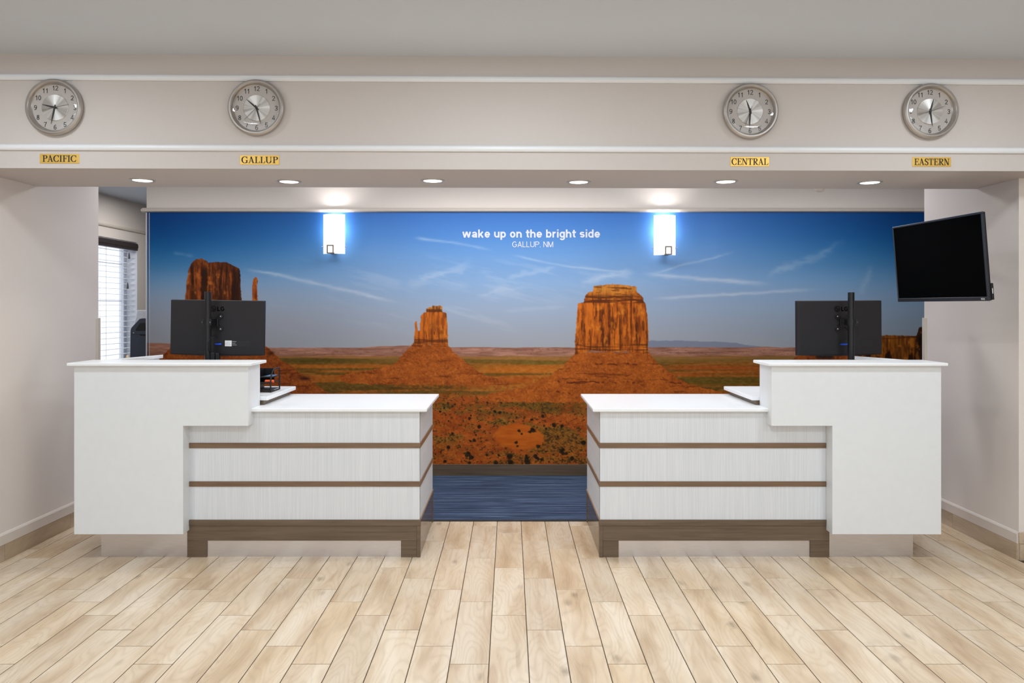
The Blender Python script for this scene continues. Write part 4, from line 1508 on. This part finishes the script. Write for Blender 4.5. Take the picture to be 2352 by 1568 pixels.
def monitor(px, py, wpx, Y, yaw, roll, screws, label, pole_px, pole_top, flip, lbl, logo):
    """flat monitor seen from behind; local axes x right, y away from camera, z up"""
    W = wpx * Y / FPX
    H = 0.326
    k = Y / FPX
    m = thing('monitor', (X_(px, Y), Y, Z_(py, Y)), label, 'monitor', None, (0, roll, yaw))
    w, h = W / 2, H / 2
    bm = bm_new()
    box(bm, -w, w, 0.0, 0.030, -h, h, 0.005, 2)
    # slightly fuller chin under the back
    pts = [(-w * 0.96 + 1.92 * w * i / 16, -h - 0.006 * math.sin(PI * i / 16)) for i in range(17)]
    prism(bm, pts + [(w * 0.96, -h + 0.02), (-w * 0.96, -h + 0.02)], 'y', 0.004, 0.026)
    obj('back_shell', bm, M['shell'], m)
    bm = bm_new()
    box(bm, -w - 0.001, w + 0.001, 0.024, 0.040, -h - 0.001, h + 0.001, 0.003)
    obj('bezel', bm, M['black'], m)
    bm = bm_new()
    box(bm, -w + 0.012, w - 0.012, 0.0395, 0.0408, -h + 0.018, h - 0.012)
    obj('screen', bm, M['gloss_black'], m)
    # mounting square and screws (local px offsets from the monitor centre)
    vx, vz = screws
    bm = bm_new()
    for sx in (-1, 1):
        for sz in (-1, 1):
            cx, cz = vx + sx * 0.0375, vz + sz * 0.0375
            lathe(bm, [(0.0, -0.007), (0.013, -0.007), (0.015, -0.005), (0.015, 0.0)], 'y', (cx, 0, cz), 16)
            a = math.atan2(cz - vz, cx - vx)
            u = Vector((math.cos(a), 0, math.sin(a)))
            v = Vector((-u.z, 0, u.x)) * 0.011
            q = [Vector((vx, 0, vz)) + v, Vector((cx, 0, cz)) + v, Vector((cx, 0, cz)) - v, Vector((vx, 0, vz)) - v]
            prism(bm, [(p.x, p.z) for p in q], 'y', -0.0065, 0.0)
    box(bm, vx - 0.024, vx + 0.024, -0.012, 0, vz - 0.026, vz + 0.026, 0.003)
    obj('mount_plate', bm, M['black_metal'], m)
    for sx in (-1, 1):
        for sz in (-1, 1):
            bm = bm_new()
            lathe(bm, [(0.0, -0.0105), (0.0030, -0.010), (0.0042, -0.0085), (0.0042, -0.0065)], 'y', (vx + sx * 0.0375, 0, vz + sz * 0.0375), 12)
            obj('screw', bm, M['screw'], m, smooth=True)
    # port bay with plugs
    bx, bz = (0.003 if flip < 0 else 0.006), -36 * k
    bm = bm_new()
    box(bm, bx - 0.036, bx + 0.036, -0.0008, 0.004, bz - 0.019, bz + 0.019, 0.0005)
    obj('port_bay', bm, M['cavity'], m)
    bm = bm_new()
    box(bm, bx - 0.004, bx + 0.030, -0.016, 0.0, bz - 0.010, bz + 0.001, 0.003)
    box(bm, bx - 0.010, bx - 0.004, -0.012, 0.0, bz - 0.008, bz - 0.001, 0.001)
    obj('video_plug', bm, M['blue_plug'], m)
    bm = bm_new()
    box(bm, 0.092 if flip < 0 else 0.133, 0.197 if flip < 0 else 0.203, -0.0006, 0.004, bz - 0.017, bz + 0.017)
    obj('rating_plate', bm, M['cavity'], m)
    if lbl:
        lb = bm_new()
        box(lb, 0.050, 0.090, -0.0012, 0.002, bz - 0.017, bz + 0.017)
        o = obj('sticker', lb, M['label'], m, label='white rating sticker')
        bm = bm_new()
        for q in range(3):
            box(bm, 0.053, 0.086 - 0.006 * (q % 2), -0.0016, -0.0011, bz + 0.006 - q * 0.007, bz + 0.008 - q * 0.007)
        obj('sticker_lines', bm, M['grey_print'], o)
        bm = bm_new()
        for q, L in enumerate((0.024, 0.018, 0.026)):
            box(bm, 0.094, 0.094 + L, -0.0014, 0.002, bz + 0.010 - q * 0.010, bz + 0.013 - q * 0.010)
        obj('sticker_print', bm, M['grey_print'], m)
    # maker's mark pressed into the shell: round emblem and letters
    ex, ez = logo
    bm = bm_new()
    lathe(bm, [(0.0165, -0.0006), (0.0165, -0.0016), (0.0183, -0.0016), (0.0183, -0.0006)], 'y', (ex, 0, ez), 32)
    plc = lambda u, v: (ex + u, -0.0013, ez + v)
    stroke(bm, arcp(0, 0, 0.0115, 0.0115, 75, 360, 24) + [(0.0015, 0.0)], 0.0024, 1, 0, 0, plc)
    stroke(bm, [(-0.001, 0.006), (-0.001, -0.005), (0.004, -0.005)], 0.0024, 1, 0, 0, plc)
    lathe(bm, [(0, -0.0014), (0.0018, -0.0014)], 'y', (ex - 0.006, 0, ez + 0.005), 10)
    obj('emblem', front(bm), M['gloss_black'], m)
    bm = bm_new()
    text_sans(bm, 'LG', 0.026, 0.19, lambda u, v: (ex + 0.026 + u, -0.0013, ez - 0.013 + v), 0, 0, 0.12)
    obj('emblem_lettering', front(bm), M['gloss_black'], m)

    # ---- pole stand, a thing of its own, clamped to the work surface
    PY = 4.45
    xp = X_(pole_px, PY)
    s = thing('monitor_stand', (xp, PY, 0.8555), ('left' if flip < 0 else 'right') + ' black pole stand holding the monitor on the %s desk' % ('left' if flip < 0 else 'right'), 'monitor stand', 'pole stands')
    ztop = Z_(pole_top, PY) - 0.8555
    bm = bm_new()
    lathe(bm, [(0, 0.012), (0.0185, 0.012), (0.0185, ztop - 0.002), (0.0170, ztop), (0, ztop)], 'z', (0, 0, 0), 28)
    obj('pole', bm, M['black_metal'], s, smooth=True)
    bm = bm_new()
    box(bm, -0.05, 0.05, -0.04, 0.06, 0.0, 0.013, 0.003)
    obj('base_plate', bm, M['black_metal'], s)
    zc = Z_(739.7, PY) - 0.8555
    f = -flip                                # side on which the mount head lies
    bm = bm_new()
    lathe(bm, [(0.0188, -0.022), (0.0235, -0.022), (0.0235, 0.022), (0.0188, 0.022)], 'z', (0, 0, zc), 28)
    ear = [(-f * 0.018, 0.022), (-f * 0.028, 0.020), (-f * 0.039, 0.003), (-f * 0.037, -0.008), (-f * 0.026, -0.022), (-f * 0.018, -0.022)]
    prism(bm, [(a, b + zc) for a, b in ear], 'y', -0.012, 0.012, 0.002)
    obj('collar', bm, M['black_metal'], s)
    bm = bm_new()
    lathe(bm, [(0, -0.016), (0.005, -0.016), (0.006, -0.012)], 'y', (-f * 0.028, 0, zc), 12)
    obj('clamp_screw', bm, M['bezel'], s)
    bm = bm_new()
    dx = X_(px, Y) + vx - xp
    box(bm, min(0, dx) + (0.018 if dx > 0 else -0.012), max(0, dx) + (0.012 if dx > 0 else -0.018), -0.014, 0.014, zc - 0.020, zc + 0.020, 0.003)
    box(bm, dx - 0.016, dx + 0.016, -0.012, 0.060, zc - 0.018, zc + 0.018, 0.004)
    obj('tilt_head', bm, M['black_metal'], s)
    bm = bm_new()
    lathe(bm, [(0.0088, -0.0155), (0.0110, -0.0155), (0.0110, -0.012), (0.0088, -0.012)], 'y', (dx, 0, zc), 24, True)
    lathe(bm, [(0, -0.0165), (0.0035, -0.016), (0.004, -0.012)], 'y', (dx, 0, zc), 12)
    obj('pivot_bolt', bm, M['screw'], s, smooth=True)
    bm = bm_new()
    lathe(bm, [(0, 0.0), (0.003, 0.0), (0.003, 0.010), (0.0, 0.011)], 'z', (dx, 0.0, zc + 0.019), 10)
    obj('stop_screw', bm, M['screw'], s)
    if flip < 0:
        bm = bm_new()
        tube(bm, [(0.036, 0.055, 0.300 + 0.02), (0.026, 0.03, 0.330), (0.017, 0.0, 0.322), (0.008, -0.026, 0.290), (0.015, -0.022, 0.245), (0.030, 0.0, 0.225)], 0.0035, 8)
        obj('cable', bm, M['black'], s, smooth=True)
        bm = bm_new()
        for q in range(4):
            box(bm, 0.018, 0.042, -0.012 + q * 0.007, -0.007 + q * 0.007, 0.185, 0.232, 0.002)
        box(bm, 0.044, 0.066, -0.006, 0.022, 0.178, 0.228, 0.004)
        obj('cable_clip', bm, M['black'], s)
    return m


monitor(498, 752, 213.5, 4.530, 0.0, math.radians(0.8), (0.0 + (493 - 498) * 4.53 / FPX, (752 - 740.5) * 4.53 / FPX),
        'black monitor seen from behind with white sticker, left desk', 477.7, 669.7, -1, True, (-0.024, 0.112))
monitor(1930.5, 752.5, 204.0, 4.560, math.radians(7), math.radians(-0.4), ((1936.5 - 1930.5) * 4.56 / FPX, (752.5 - 740.5) * 4.56 / FPX),
        'black monitor seen from behind without sticker, right desk', 1955.0, 671.0, 1, False, (-0.021, 0.113))

# ================================================================== TELEVISION
uu = Vector((2.309 - 2.244, 3.66 - 4.39, -0.002)).normalized()
vv = Vector((-math.sin(math.radians(4.8)), 0, math.cos(math.radians(4.8))))
vv = (vv - uu * vv.dot(uu)).normalized()
nn = uu.cross(vv)
BL = Vector((2.244, 4.39, 1.383))
TW, THH = 0.733, 0.432
org = BL + uu * TW / 2 + vv * THH / 2
tv = thing('television', (0, 0, 0), 'black flat television tilted on the right wall', 'television')
tv.matrix_world = Matrix((( uu.x, vv.x, nn.x, org.x), (uu.y, vv.y, nn.y, org.y), (uu.z, vv.z, nn.z, org.z), (0, 0, 0, 1)))
a, b = TW / 2, THH / 2
bm = bm_new()
box(bm, -a + 0.001, a - 0.001, -b + 0.001, b - 0.001, -0.017, -0.0015, 0.004)
box(bm, -a * 0.8, a * 0.8, -b * 0.8, b * 0.5, -0.060, -0.016, 0.012)
obj('back_shell', bm, M['black'], tv)
bm = bm_new()
for (x0, x1, y0, y1) in ((-a, a, b - 0.010, b), (-a, -a + 0.010, -b + 0.020, b - 0.010), (a - 0.012, a, -b + 0.020, b - 0.010), (-a, a, -b, -b + 0.020)):
    box(bm, x0, x1, y0, y1, -0.008, 0.002, 0.0015, 1)
obj('bezel', bm, M['bezel'], tv)
bm = bm_new()
box(bm, -a + 0.0095, a - 0.0115, -b + 0.0195, b - 0.0095, -0.004, 0.0)
obj('screen', bm, M['gloss_black'], tv)
bm = bm_new()
box(bm, a - 0.012, a + 0.004, -b + 0.004, -b + 0.085, -0.026, -0.014, 0.003)
obj('side_dongle', bm, M['black'], tv, label='small black stick at the lower right edge')
bm = bm_new()
box(bm, a + 0.0035, a + 0.0046, -b + 0.034, -b + 0.060, -0.020, -0.017)
obj('dongle_mark', bm, M['label'], tv)
bm = bm_new()
text_sans(bm, 'VIZIO', 0.0085, 0.16, lambda u, v: (a - 0.052 + u, -b + 0.006 + v, 0.0026), 0, 0, 0.12)
bm.normal_update()
for f in bm.faces:
    if f.normal.z < 0:
        f.normal_flip()
obj('lettering', bm, M['label'], tv)
br = thing('wall_bracket', (2.70, 4.515, 1.60), 'black wall bracket behind the television', 'bracket')
bm = bm_new()
box(bm, XR - 0.018, XR - 0.0005, 4.46, 4.57, 1.50, 1.70, 0.003)
obj('wall_plate', bm, M['black_metal'], br, world=True)
bm = bm_new()
tube(bm, [(XR - 0.015, 4.515, 1.60), (2.57, 4.49, 1.60), (2.44, 4.20, 1.60), (2.33, 4.06, 1.60)], 0.018, 12)
obj('arm', bm, M['black_metal'], br, world=True, smooth=True)

# ================================================================== CLOCKS AND PLATES


def ring_lathe(bm, prof):
    return lathe(bm, prof, 'y', (0, 0, 0), 72)


def hand_bm(ang, length, tail, w0, w1, y):
    bm = bm_new()
    a = math.radians(ang)
    d = Vector((math.sin(a), 0, math.cos(a)))
    p = Vector((d.z, 0, -d.x))
    pts = [(-tail, w0 * 0.55), (0, w0), (length * 0.55, w0 * 0.72), (length, w1)]
    L = [d * t_ + p * w_ for t_, w_ in pts]
    R = [d * t_ - p * w_ for t_, w_ in pts]
    out = L + R[::-1]
    prism(bm, [(q.x, q.z) for q in out], 'y', y, y + 0.0008)
    return bm


proto = None


def clock(px, py, hands, label):
    global proto
    x = (px - VX) * 3.80 / FPX
    for _ in range(4):
        yw = hy(x)
        x = (px - VX) * (yw - 0.02) / FPX
    z = Z_(py, yw - 0.02)
    if proto is None:
        r = thing('wall_clock', (x, yw, z), label, 'clock', 'clocks on the header', (0, 0, HANG))
        bm = bm_new()
        ring_lathe(bm, [(0.120, 0.0), (0.134, -0.004), (0.1385, -0.012), (0.1395, -0.020), (0.137, -0.029), (0.131, -0.034), (0.1235, -0.034), (0.1195, -0.030), (0.1175, -0.024), (0.1165, -0.015), (0.112, -0.010)])
        obj('rim', bm, M['rim'], r, smooth=True)
        bm = bm_new()
        lathe(bm, [(0, -0.010), (0.1168, -0.010), (0.1168, -0.002), (0, -0.002)], 'y', (0, 0, 0), 64)
        obj('face', bm, M['face'], r)
        bm = bm_new()
        lathe(bm, [(0, -0.0135), (0.0635, -0.0135), (0.0655, -0.0120), (0.0655, -0.010)], 'y', (0, 0, 0), 64)
        obj('dial', bm, M['dial'], r)
        for hnum in range(1, 13):
            an = math.radians(30 * hnum)
            s_ = str(hnum)
            cap = 0.0238
            rr = 0.0965
            bm = bm_new()
            text_sans(bm, s_, cap, 0.13, lambda u, v: (rr * math.sin(an) + u, -0.0108, rr * math.cos(an) - cap / 2 + v), 0, 0, 0.06, None, True)
            obj('numeral', front(bm), M['ink'], r)
        bm = bm_new()
        lathe(bm, [(0, -0.0205), (0.0048, -0.020), (0.0055, -0.0185), (0.0055, -0.0135)], 'y', (0, 0, 0), 20)
        obj('hub', bm, M['ink'], r, smooth=True)
        bm = bm_new()
        prof = [(0.1185 * math.sin(PI / 2 * i / 10), -0.025 - 0.008 * math.cos(PI / 2 * i / 10)) for i in range(11)]
        lathe(bm, prof, 'y', (0, 0, 0), 64)
        obj('lens', bm, M['lens'], r, smooth=True)
        proto = r
    else:
        r = copy_tree(proto)
        for ch in list(r.children):
            if 'hand' in ch.name:
                bpy.data.objects.remove(ch)
        r.location = (x, yw, z)
        r['label'] = label
        WLOC[r.name] = Vector((x, yw, z))
    (ha, hl), (ma, ml), (sa, sl) = hands
    obj('hour_hand', hand_bm(ha, hl, 0.014, 0.0044, 0.0007, -0.0160), M['ink'], r)
    obj('minute_hand', hand_bm(ma, ml, 0.014, 0.0038, 0.0006, -0.0172), M['ink'], r)
    obj('second_hand', hand_bm(sa, sl, 0.028, 0.0008, 0.0005, -0.0184), M['ink'], r)


clock(124, 246, ((283, 0.063), (192, 0.084), (78, 0.072)), 'silver wall clock above the PACIFIC plate')
clock(588, 247, ((311, 0.064), (164.5, 0.083), (224.6, 0.083)), 'silver wall clock above the GALLUP plate')
clock(1724, 255, ((340.7, 0.060), (183, 0.086), (200, 0.075)), 'silver wall clock above the CENTRAL plate')
clock(2138, 255, ((15.5, 0.064), (172, 0.078), (70, 0.080)), 'silver wall clock above the EASTERN plate')

for px, py, word, wfrac in ((136.0, 364, 'PACIFIC', 0.86), (596.0, 367, 'GALLUP', 0.92), (1722.5, 371, 'CENTRAL', 0.94), (2140.5, 371.5, 'EASTERN', 0.91)):
    x = (px - VX) * 3.80 / FPX
    for _ in range(4):
        yw = hy(x)
        x = (px - VX) * (yw - 0.004) / FPX
    z = Z_(py, yw - 0.004)
    kk = yw / FPX
    p = thing('name_plate', (x, yw, z), 'gold name plate with black serif lettering reading ' + word, 'sign', 'time zone plates', (0, 0, HANG))
    bm = bm_new()
    box(bm, -44.8 * kk, 44.8 * kk, -0.003, 0.0, -10.8 * kk, 10.8 * kk, 0.0008, 1)
    obj('plate', bm, M['gold'], p)
    bm = bm_new()
    text_serif(bm, word, 15.0 * kk, lambda u, v: (u, -0.0036, v), 89.6 * kk * wfrac)
    obj('lettering', front(bm), M['ink'], p)

# ================================================================== DOWNLIGHTS
ordn = ['first', 'second', 'third', 'fourth', 'fifth', 'sixth']
can0 = None
for i, (px, py) in enumerate(((327, 413), (664, 416), (994, 414), (1329, 417), (1667, 416), (1998, 418))):
    yl = (2.040 - CH) * FPX / (VY - py)
    xl = (px - VX) * yl / FPX
    lab = 'round downlight in the header underside, %s from the left' % ordn[i]
    if can0 is None:
        can0 = thing('downlight', (xl, yl, 2.040), lab, 'downlight', 'downlights in the header')
        bm = bm_new()
        lathe(bm, [(0.052, 0.0), (0.050, -0.004), (0.056, -0.006), (0.0655, -0.004), (0.0665, 0.0)], 'z', (0, 0, 0), 40)
        obj('trim_ring', bm, M['can_trim'], can0, smooth=True)
        bm = bm_new()
        lathe(bm, [(0.052, -0.0005), (0.0505, -0.0040), (0.042, -0.0030), (0.041, -0.0005)], 'z', (0, 0, 0), 40)
        obj('reflector', bm, M['can_ring'], can0, smooth=True)
        bm = bm_new()
        lathe(bm, [(0, -0.0022), (0.0418, -0.0022), (0.0418, -0.0005)], 'z', (0, 0, 0), 32)
        obj('lens', bm, M['can_lens'], can0)
    else:
        c = copy_tree(can0)
        c.location = (xl, yl, 2.040)
        c['label'] = lab
    l = bpy.data.lights.new('downlight_beam', 'SPOT')
    l.energy = 15
    l.spot_size = math.radians(110)
    l.spot_blend = 0.8
    l.shadow_soft_size = 0.04
    l.color = (1.0, 0.96, 0.91)
    lo = bpy.data.objects.new('downlight_beam', l)
    COL.objects.link(lo)
    lo.location = (xl, yl, 2.030)

# ================================================================== SCONCES


def sconce(px0, px1, pyt, pyb, sqx, label):
    SY = MY - 0.10
    xc = X_((px0 + px1) / 2, SY)
    zt, zb = Z_(pyt, SY), Z_(pyb, SY)
    w = (px1 - px0) * SY / FPX / 2
    r = thing('wall_sconce', (xc, MY, zb), label, 'sconce', 'wall sconces')
    H = zt - zb
    # bowed opal shade, open at top, bottom and sides
    bm = bm_new()
    n = 18
    outer = [(-w + 2 * w * i / n, -0.060 - 0.042 * math.sin(PI * i / n)) for i in range(n + 1)]
    inner = [(x_ * 0.97, y_ + 0.005) for x_, y_ in outer]
    prism(bm, outer + inner[::-1], 'z', 0, H)
    obj('shade', bm, M['sconce_shade'], r)
    bm = bm_new()
    box(bm, -w * 0.55, w * 0.55, -0.012, 0.0, 0.02, H * 0.62, 0.003)
    obj('back_plate', bm, M['chrome'], r)
    bm = bm_new()
    lathe(bm, [(0, H * 0.48), (0.019, H * 0.50), (0.021, H * 0.62), (0.019, H * 0.80), (0, H * 0.84)], 'z', (0, -0.050, 0), 20)
    obj('bulb', bm, M['bulb'], r, smooth=True)
    bm = bm_new()
    lathe(bm, [(0, 0.06), (0.016, 0.06), (0.017, H * 0.49), (0, H * 0.49)], 'z', (0, -0.050, 0), 16)
    box(bm, -0.02, 0.02, -0.045, -0.010, 0.07, 0.10, 0.003)
    obj('lamp_holder', bm, M['chrome'], r)
    # bracket across the bottom with square bronze ring in front
    sq = X_(sqx, SY - 0.01) - xc
    bm = bm_new()
    box(bm, min(sq, 0) - 0.012, max(sq, 0) + 0.012, -0.106, -0.012, 0.0, 0.007, 0.001)
    obj('bracket', bm, M['bronze_ring'], r)
    bm = bm_new()
    a_, c_, th = 0.0275, 0.0345, 0.0095
    pts = ((-a_, -a_ + th, 0, 2 * c_), (a_ - th, a_, 0, 2 * c_), (-a_ + th, a_ - th, 0, th), (-a_ + th, a_ - th, 2 * c_ - th, 2 * c_))
    for (x0, x1, z0, z1) in pts:
        box(bm, sq + x0, sq + x1, -0.116, -0.104, -0.001 + z0, -0.001 + z1, 0.001)
    obj('square_ring', bm, M['bronze_ring'], r, label='square bronze ring on the shade')
    l = bpy.data.lights.new('sconce_uplight', 'SPOT')
    l.energy = 7
    l.spot_size = math.radians(150)
    l.spot_blend = 1.0
    l.shadow_soft_size = 0.04
    l.color = (1.0, 0.98, 0.95)
    lo = bpy.data.objects.new('sconce_uplight', l)
    COL.objects.link(lo)
    lo.location = (xc, MY - 0.075, zt - 0.03)
    lo.rotation_euler = (PI, 0, 0)
    for sx in (-1, 1):
        bm = bm_new()
        lathe(bm, [(0, -0.010), (0.004, -0.009), (0.005, -0.004), (0.0035, 0.0), (0.0035, 0.012)], 'x', (sx * (w + 0.004), -0.060, 0.056), 12)
        obj('side_knob', bm, M['chrome'], r, smooth=True)
    return r


sconce(740, 790, 491, 582, 758.5, 'lit white wall sconce left of the slogan on the mural')
sconce(1504, 1554, 493, 585, 1535.5, 'lit white wall sconce right of the slogan on the mural')

# ================================================================== PRINTER, BLIND, ORGANISER, SMALL THINGS
PYF = 6.70
k = PYF / FPX
zr = lambda py: Z_(py, PYF)
xr = lambda px: X_(px, PYF)
pr = thing('printer', (-3.12, 6.95, 0.0), 'slate and white office printer in front of the window, left of the mural', 'printer')
bm = bm_new()
prism(bm, [(xr(297), 0.75), (xr(300), zr(762)), (xr(309), zr(732)), (xr(313), zr(712)), (-2.94, zr(712)), (-2.94, 0.75)], 'y', PYF + 0.015, PYF + 0.42, 0.004)
obj('white_body', bm, M['printer_white'], pr, world=True)
bm = bm_new()
prism(bm, [(xr(299), 0.75), (xr(300.5), zr(760)), (xr(302), zr(753)), (xr(321.5), zr(732)), (xr(327), zr(731)), (-2.96, zr(731)), (-2.96, 0.75)], 'y', PYF - 0.01, PYF + 0.016, 0.003)
obj('front_cover', bm, M['printer_dark'], pr, world=True)
bm = bm_new()
prism(bm, [(xr(313.5), zr(759.5)), (xr(313.5), zr(756)), (xr(323), zr(741.5)), (-3.02, zr(741.5)), (-3.02, zr(759.5))], 'y', PYF - 0.013, PYF - 0.009)
obj('output_slot', bm, M['cavity'], pr, world=True)
bm = bm_new()
prism(bm, [(xr(321), zr(767)), (xr(325), zr(771)), (-3.06, zr(771)), (-3.06, zr(767))], 'y', PYF - 0.013, PYF - 0.009)
obj('tray_grip', bm, M['cavity'], pr, world=True)
bm = bm_new()
box(bm, xr(302), -2.97, PYF - 0.0115, PYF - 0.009, zr(768), zr(767.3))
obj('seam', bm, M['cavity'], pr, world=True)
bm = bm_new()
lathe(bm, [(0, -0.003), (0.004, -0.002), (0.0045, 0.0)], 'y', (xr(308), PYF - 0.0095, zr(764)), 12)
obj('power_button', bm, M['label'], pr, world=True)
bm = bm_new()
box(bm, -3.40, -2.93, PYF + 0.0, PYF + 0.45, 0.004, 0.75, 0.004)
obj('base_cabinet', bm, M['printer_dark'], pr, world=True)

bl = thing('window_blind', (WX - 0.04, 6.92, 0.75), 'white slatted blind with dark wood valance on the left window', 'blind')
bm = bm_new()
box(bm, WX - 0.005, WX + 0.028, WY0 - 0.02, 7.875, 1.940, 2.014, 0.006)
box(bm, WX + 0.022, WX + 0.034, WY0 - 0.02, 7.870, 1.965, 2.000, 0.004)
obj('valance', bm, M['dark_wood_valance'], bl, world=True)
bm = bm_new()
box(bm, WX - 0.075, WX - 0.010, WY0 + 0.01, WY1 - 0.015, 1.945, 2.010, 0.002)
obj('head_rail', bm, M['slat'], bl, world=True)
slat0 = None
z = 1.925
while z > 0.76:
    if slat0 is None:
        bm = bm_new()
        ya, yb = WY0 + 0.012, WY1 - 0.014
        prism(bm, [(WX - 0.070, z - 0.002), (WX - 0.045, z + 0.0012), (WX - 0.020, z - 0.002), (WX - 0.020, z - 0.0045), (WX - 0.045, z - 0.0015), (WX - 0.070, z - 0.0045)], 'y', ya, yb)
        slat0 = obj('slat', bm, M['slat'], bl, world=True)
        zfirst = z
    else:
        c = slat0.copy()
        COL.objects.link(c)
        c.location = (0, 0, z - zfirst)
    z -= 0.0545
bm = bm_new()
box(bm, WX - 0.070, WX - 0.020, WY0 + 0.012, WY1 - 0.014, 0.735, 0.752, 0.002)
obj('bottom_rail', bm, M['slat'], bl, world=True)
for yy in (6.1, 6.78, 7.33, 7.74):
    bm = bm_new()
    for xx in (WX - 0.073, WX - 0.017):
        box(bm, xx - 0.0012, xx + 0.0012, yy - 0.0012, yy + 0.0012, 0.74, 1.95)
    obj('ladder_cord', bm, M['cord'], bl, world=True)
for yy, zz in ((7.74, 1.86), (7.71, 1.555)):
    bm = bm_new()
    tube(bm, [(WX + 0.002, yy, 1.945), (WX + 0.004, yy - 0.004, zz + 0.05)], 0.0014, 6)
    obj('pull_cord', bm, M['cord'], bl, world=True)
    bm = bm_new()
    lathe(bm, [(0, zz - 0.012), (0.010, zz - 0.010), (0.007, zz + 0.030), (0.003, zz + 0.052), (0, zz + 0.053)], 'z', (WX + 0.004, yy - 0.004, 0), 12)
    obj('tassel', bm, M['tassel'], bl, world=True, smooth=True)

# black wire organiser with an orange and a blue item on the left work surface
OY = 4.50
og = thing('desk_organizer', (-1.46, OY, 0.8557), 'black tiered desk organizer beside the left counter step', 'organizer')
ko = OY / FPX
zo = lambda py: Z_(py, OY)
x1 = X_(632, OY)
x0 = x1 - 0.24
zb_, zt_ = 0.8557, zo(844.5)
def side_frame(x):
    bm = bm_new()
    pts = [(x, OY - 0.085, zb_ + 0.004), (x, OY - 0.085, zb_ + 0.060)] + [(x, OY - 0.085 + 0.085 * (1 - math.cos(PI / 2 * i / 8)), zb_ + 0.060 + (zt_ - zb_ - 0.065) * math.sin(PI / 2 * i / 8)) for i in range(1, 9)]
    pts += [(x, OY + 0.07, zt_ - 0.005), (x, OY + 0.085, zt_ - 0.02), (x, OY + 0.085, zb_ + 0.004)]
    tube(bm, pts, 0.0045, 8)
    tube(bm, [(x, OY - 0.088, zb_ + 0.0045), (x, OY + 0.088, zb_ + 0.0045)], 0.0045, 8)
    return bm
for xx in (x0, x1):
    obj('side_frame', side_frame(xx), M['black_metal'], og, world=True, smooth=True)
bm = bm_new()
prism(bm, [(OY - 0.078, zb_ + 0.010), (OY - 0.078, zb_ + 0.060), (OY - 0.05, zb_ + 0.105), (OY, zt_ - 0.012), (OY + 0.080, zt_ - 0.012), (OY + 0.080, zb_ + 0.010)], 'x', x0 + 0.147, x0 + 0.150)
obj('divider', bm, M['black_metal'], og, world=True)
for zz, dy in ((0.012, 0.0), (0.052, 0.012), (0.084, 0.024)):
    bm = bm_new()
    box(bm, x0, x1, OY - 0.080 + dy, OY + 0.084, zb_ + zz, zb_ + zz + 0.002)
    tube(bm, [(x0, OY - 0.080 + dy, zb_ + zz + 0.002), (x1, OY - 0.080 + dy, zb_ + zz + 0.006)], 0.0028, 8)
    obj('shelf', bm, M['black_metal'], og, world=True)
bm = bm_new()
box(bm, x0, x1 - 0.03, OY + 0.078, OY + 0.082, zb_ + 0.05, zt_ - 0.008)
obj('back_panel', bm, M['black_metal'], og, world=True)
bm = bm_new()
box(bm, X_(613, OY) , X_(629.5, OY), OY - 0.055, OY + 0.06, zb_ + 0.0870, zb_ + 0.0925, 0.001)
tag(obj('notepad', bm, M['blue_paper'], None, origin=(X_(620, OY), OY, zb_ + 0.0865)), 'blue notepad on the top shelf of the black organizer', 'notepad')
bm = bm_new()
lathe(bm, [(0, -0.026), (0.006, -0.026), (0.0088, -0.022), (0.0088, 0.024), (0.007, 0.026), (0, 0.026)], 'x', (X_(619, OY - 0.05), OY - 0.052, zb_ + 0.0632), 16)
tag(obj('marker_pen', bm, M['orange'], None, True, origin=(X_(619, OY - 0.05), OY - 0.052, zb_ + 0.0545)), 'orange marker on the middle shelf of the black organizer', 'marker')

# small tan slip on the return cap of the left desk, in front of the printer
bm = bm_new()
prism(bm, [(-2.243, 1.058), (-2.228, 1.058), (-2.229, 1.0735), (-2.236, 1.0725), (-2.243, 1.066)], 'y', 4.44, 4.4415)
tag(obj('paper_slip', bm, M['tan'], None, origin=(-2.235, 4.44, 1.058)), 'small tan paper slip standing on the left desk cap before the printer', 'paper')

# little dome on the back edge of the header
bm = bm_new()
xd, yd = X_(1882, 4.44), hy(1.8) + 0.600
lathe(bm, [(0, 2.0245), (0.012, 2.0255), (0.023, 2.031), (0.028, 2.041), (0.029, 2.075), (0, 2.075)], 'z', (xd, yd, 0), 24)
tag(obj('sensor_dome', bm, M['header'], None, True, origin=(xd, yd, 2.0245)), 'small beige sensor dome peeking below the header back edge', 'sensor')
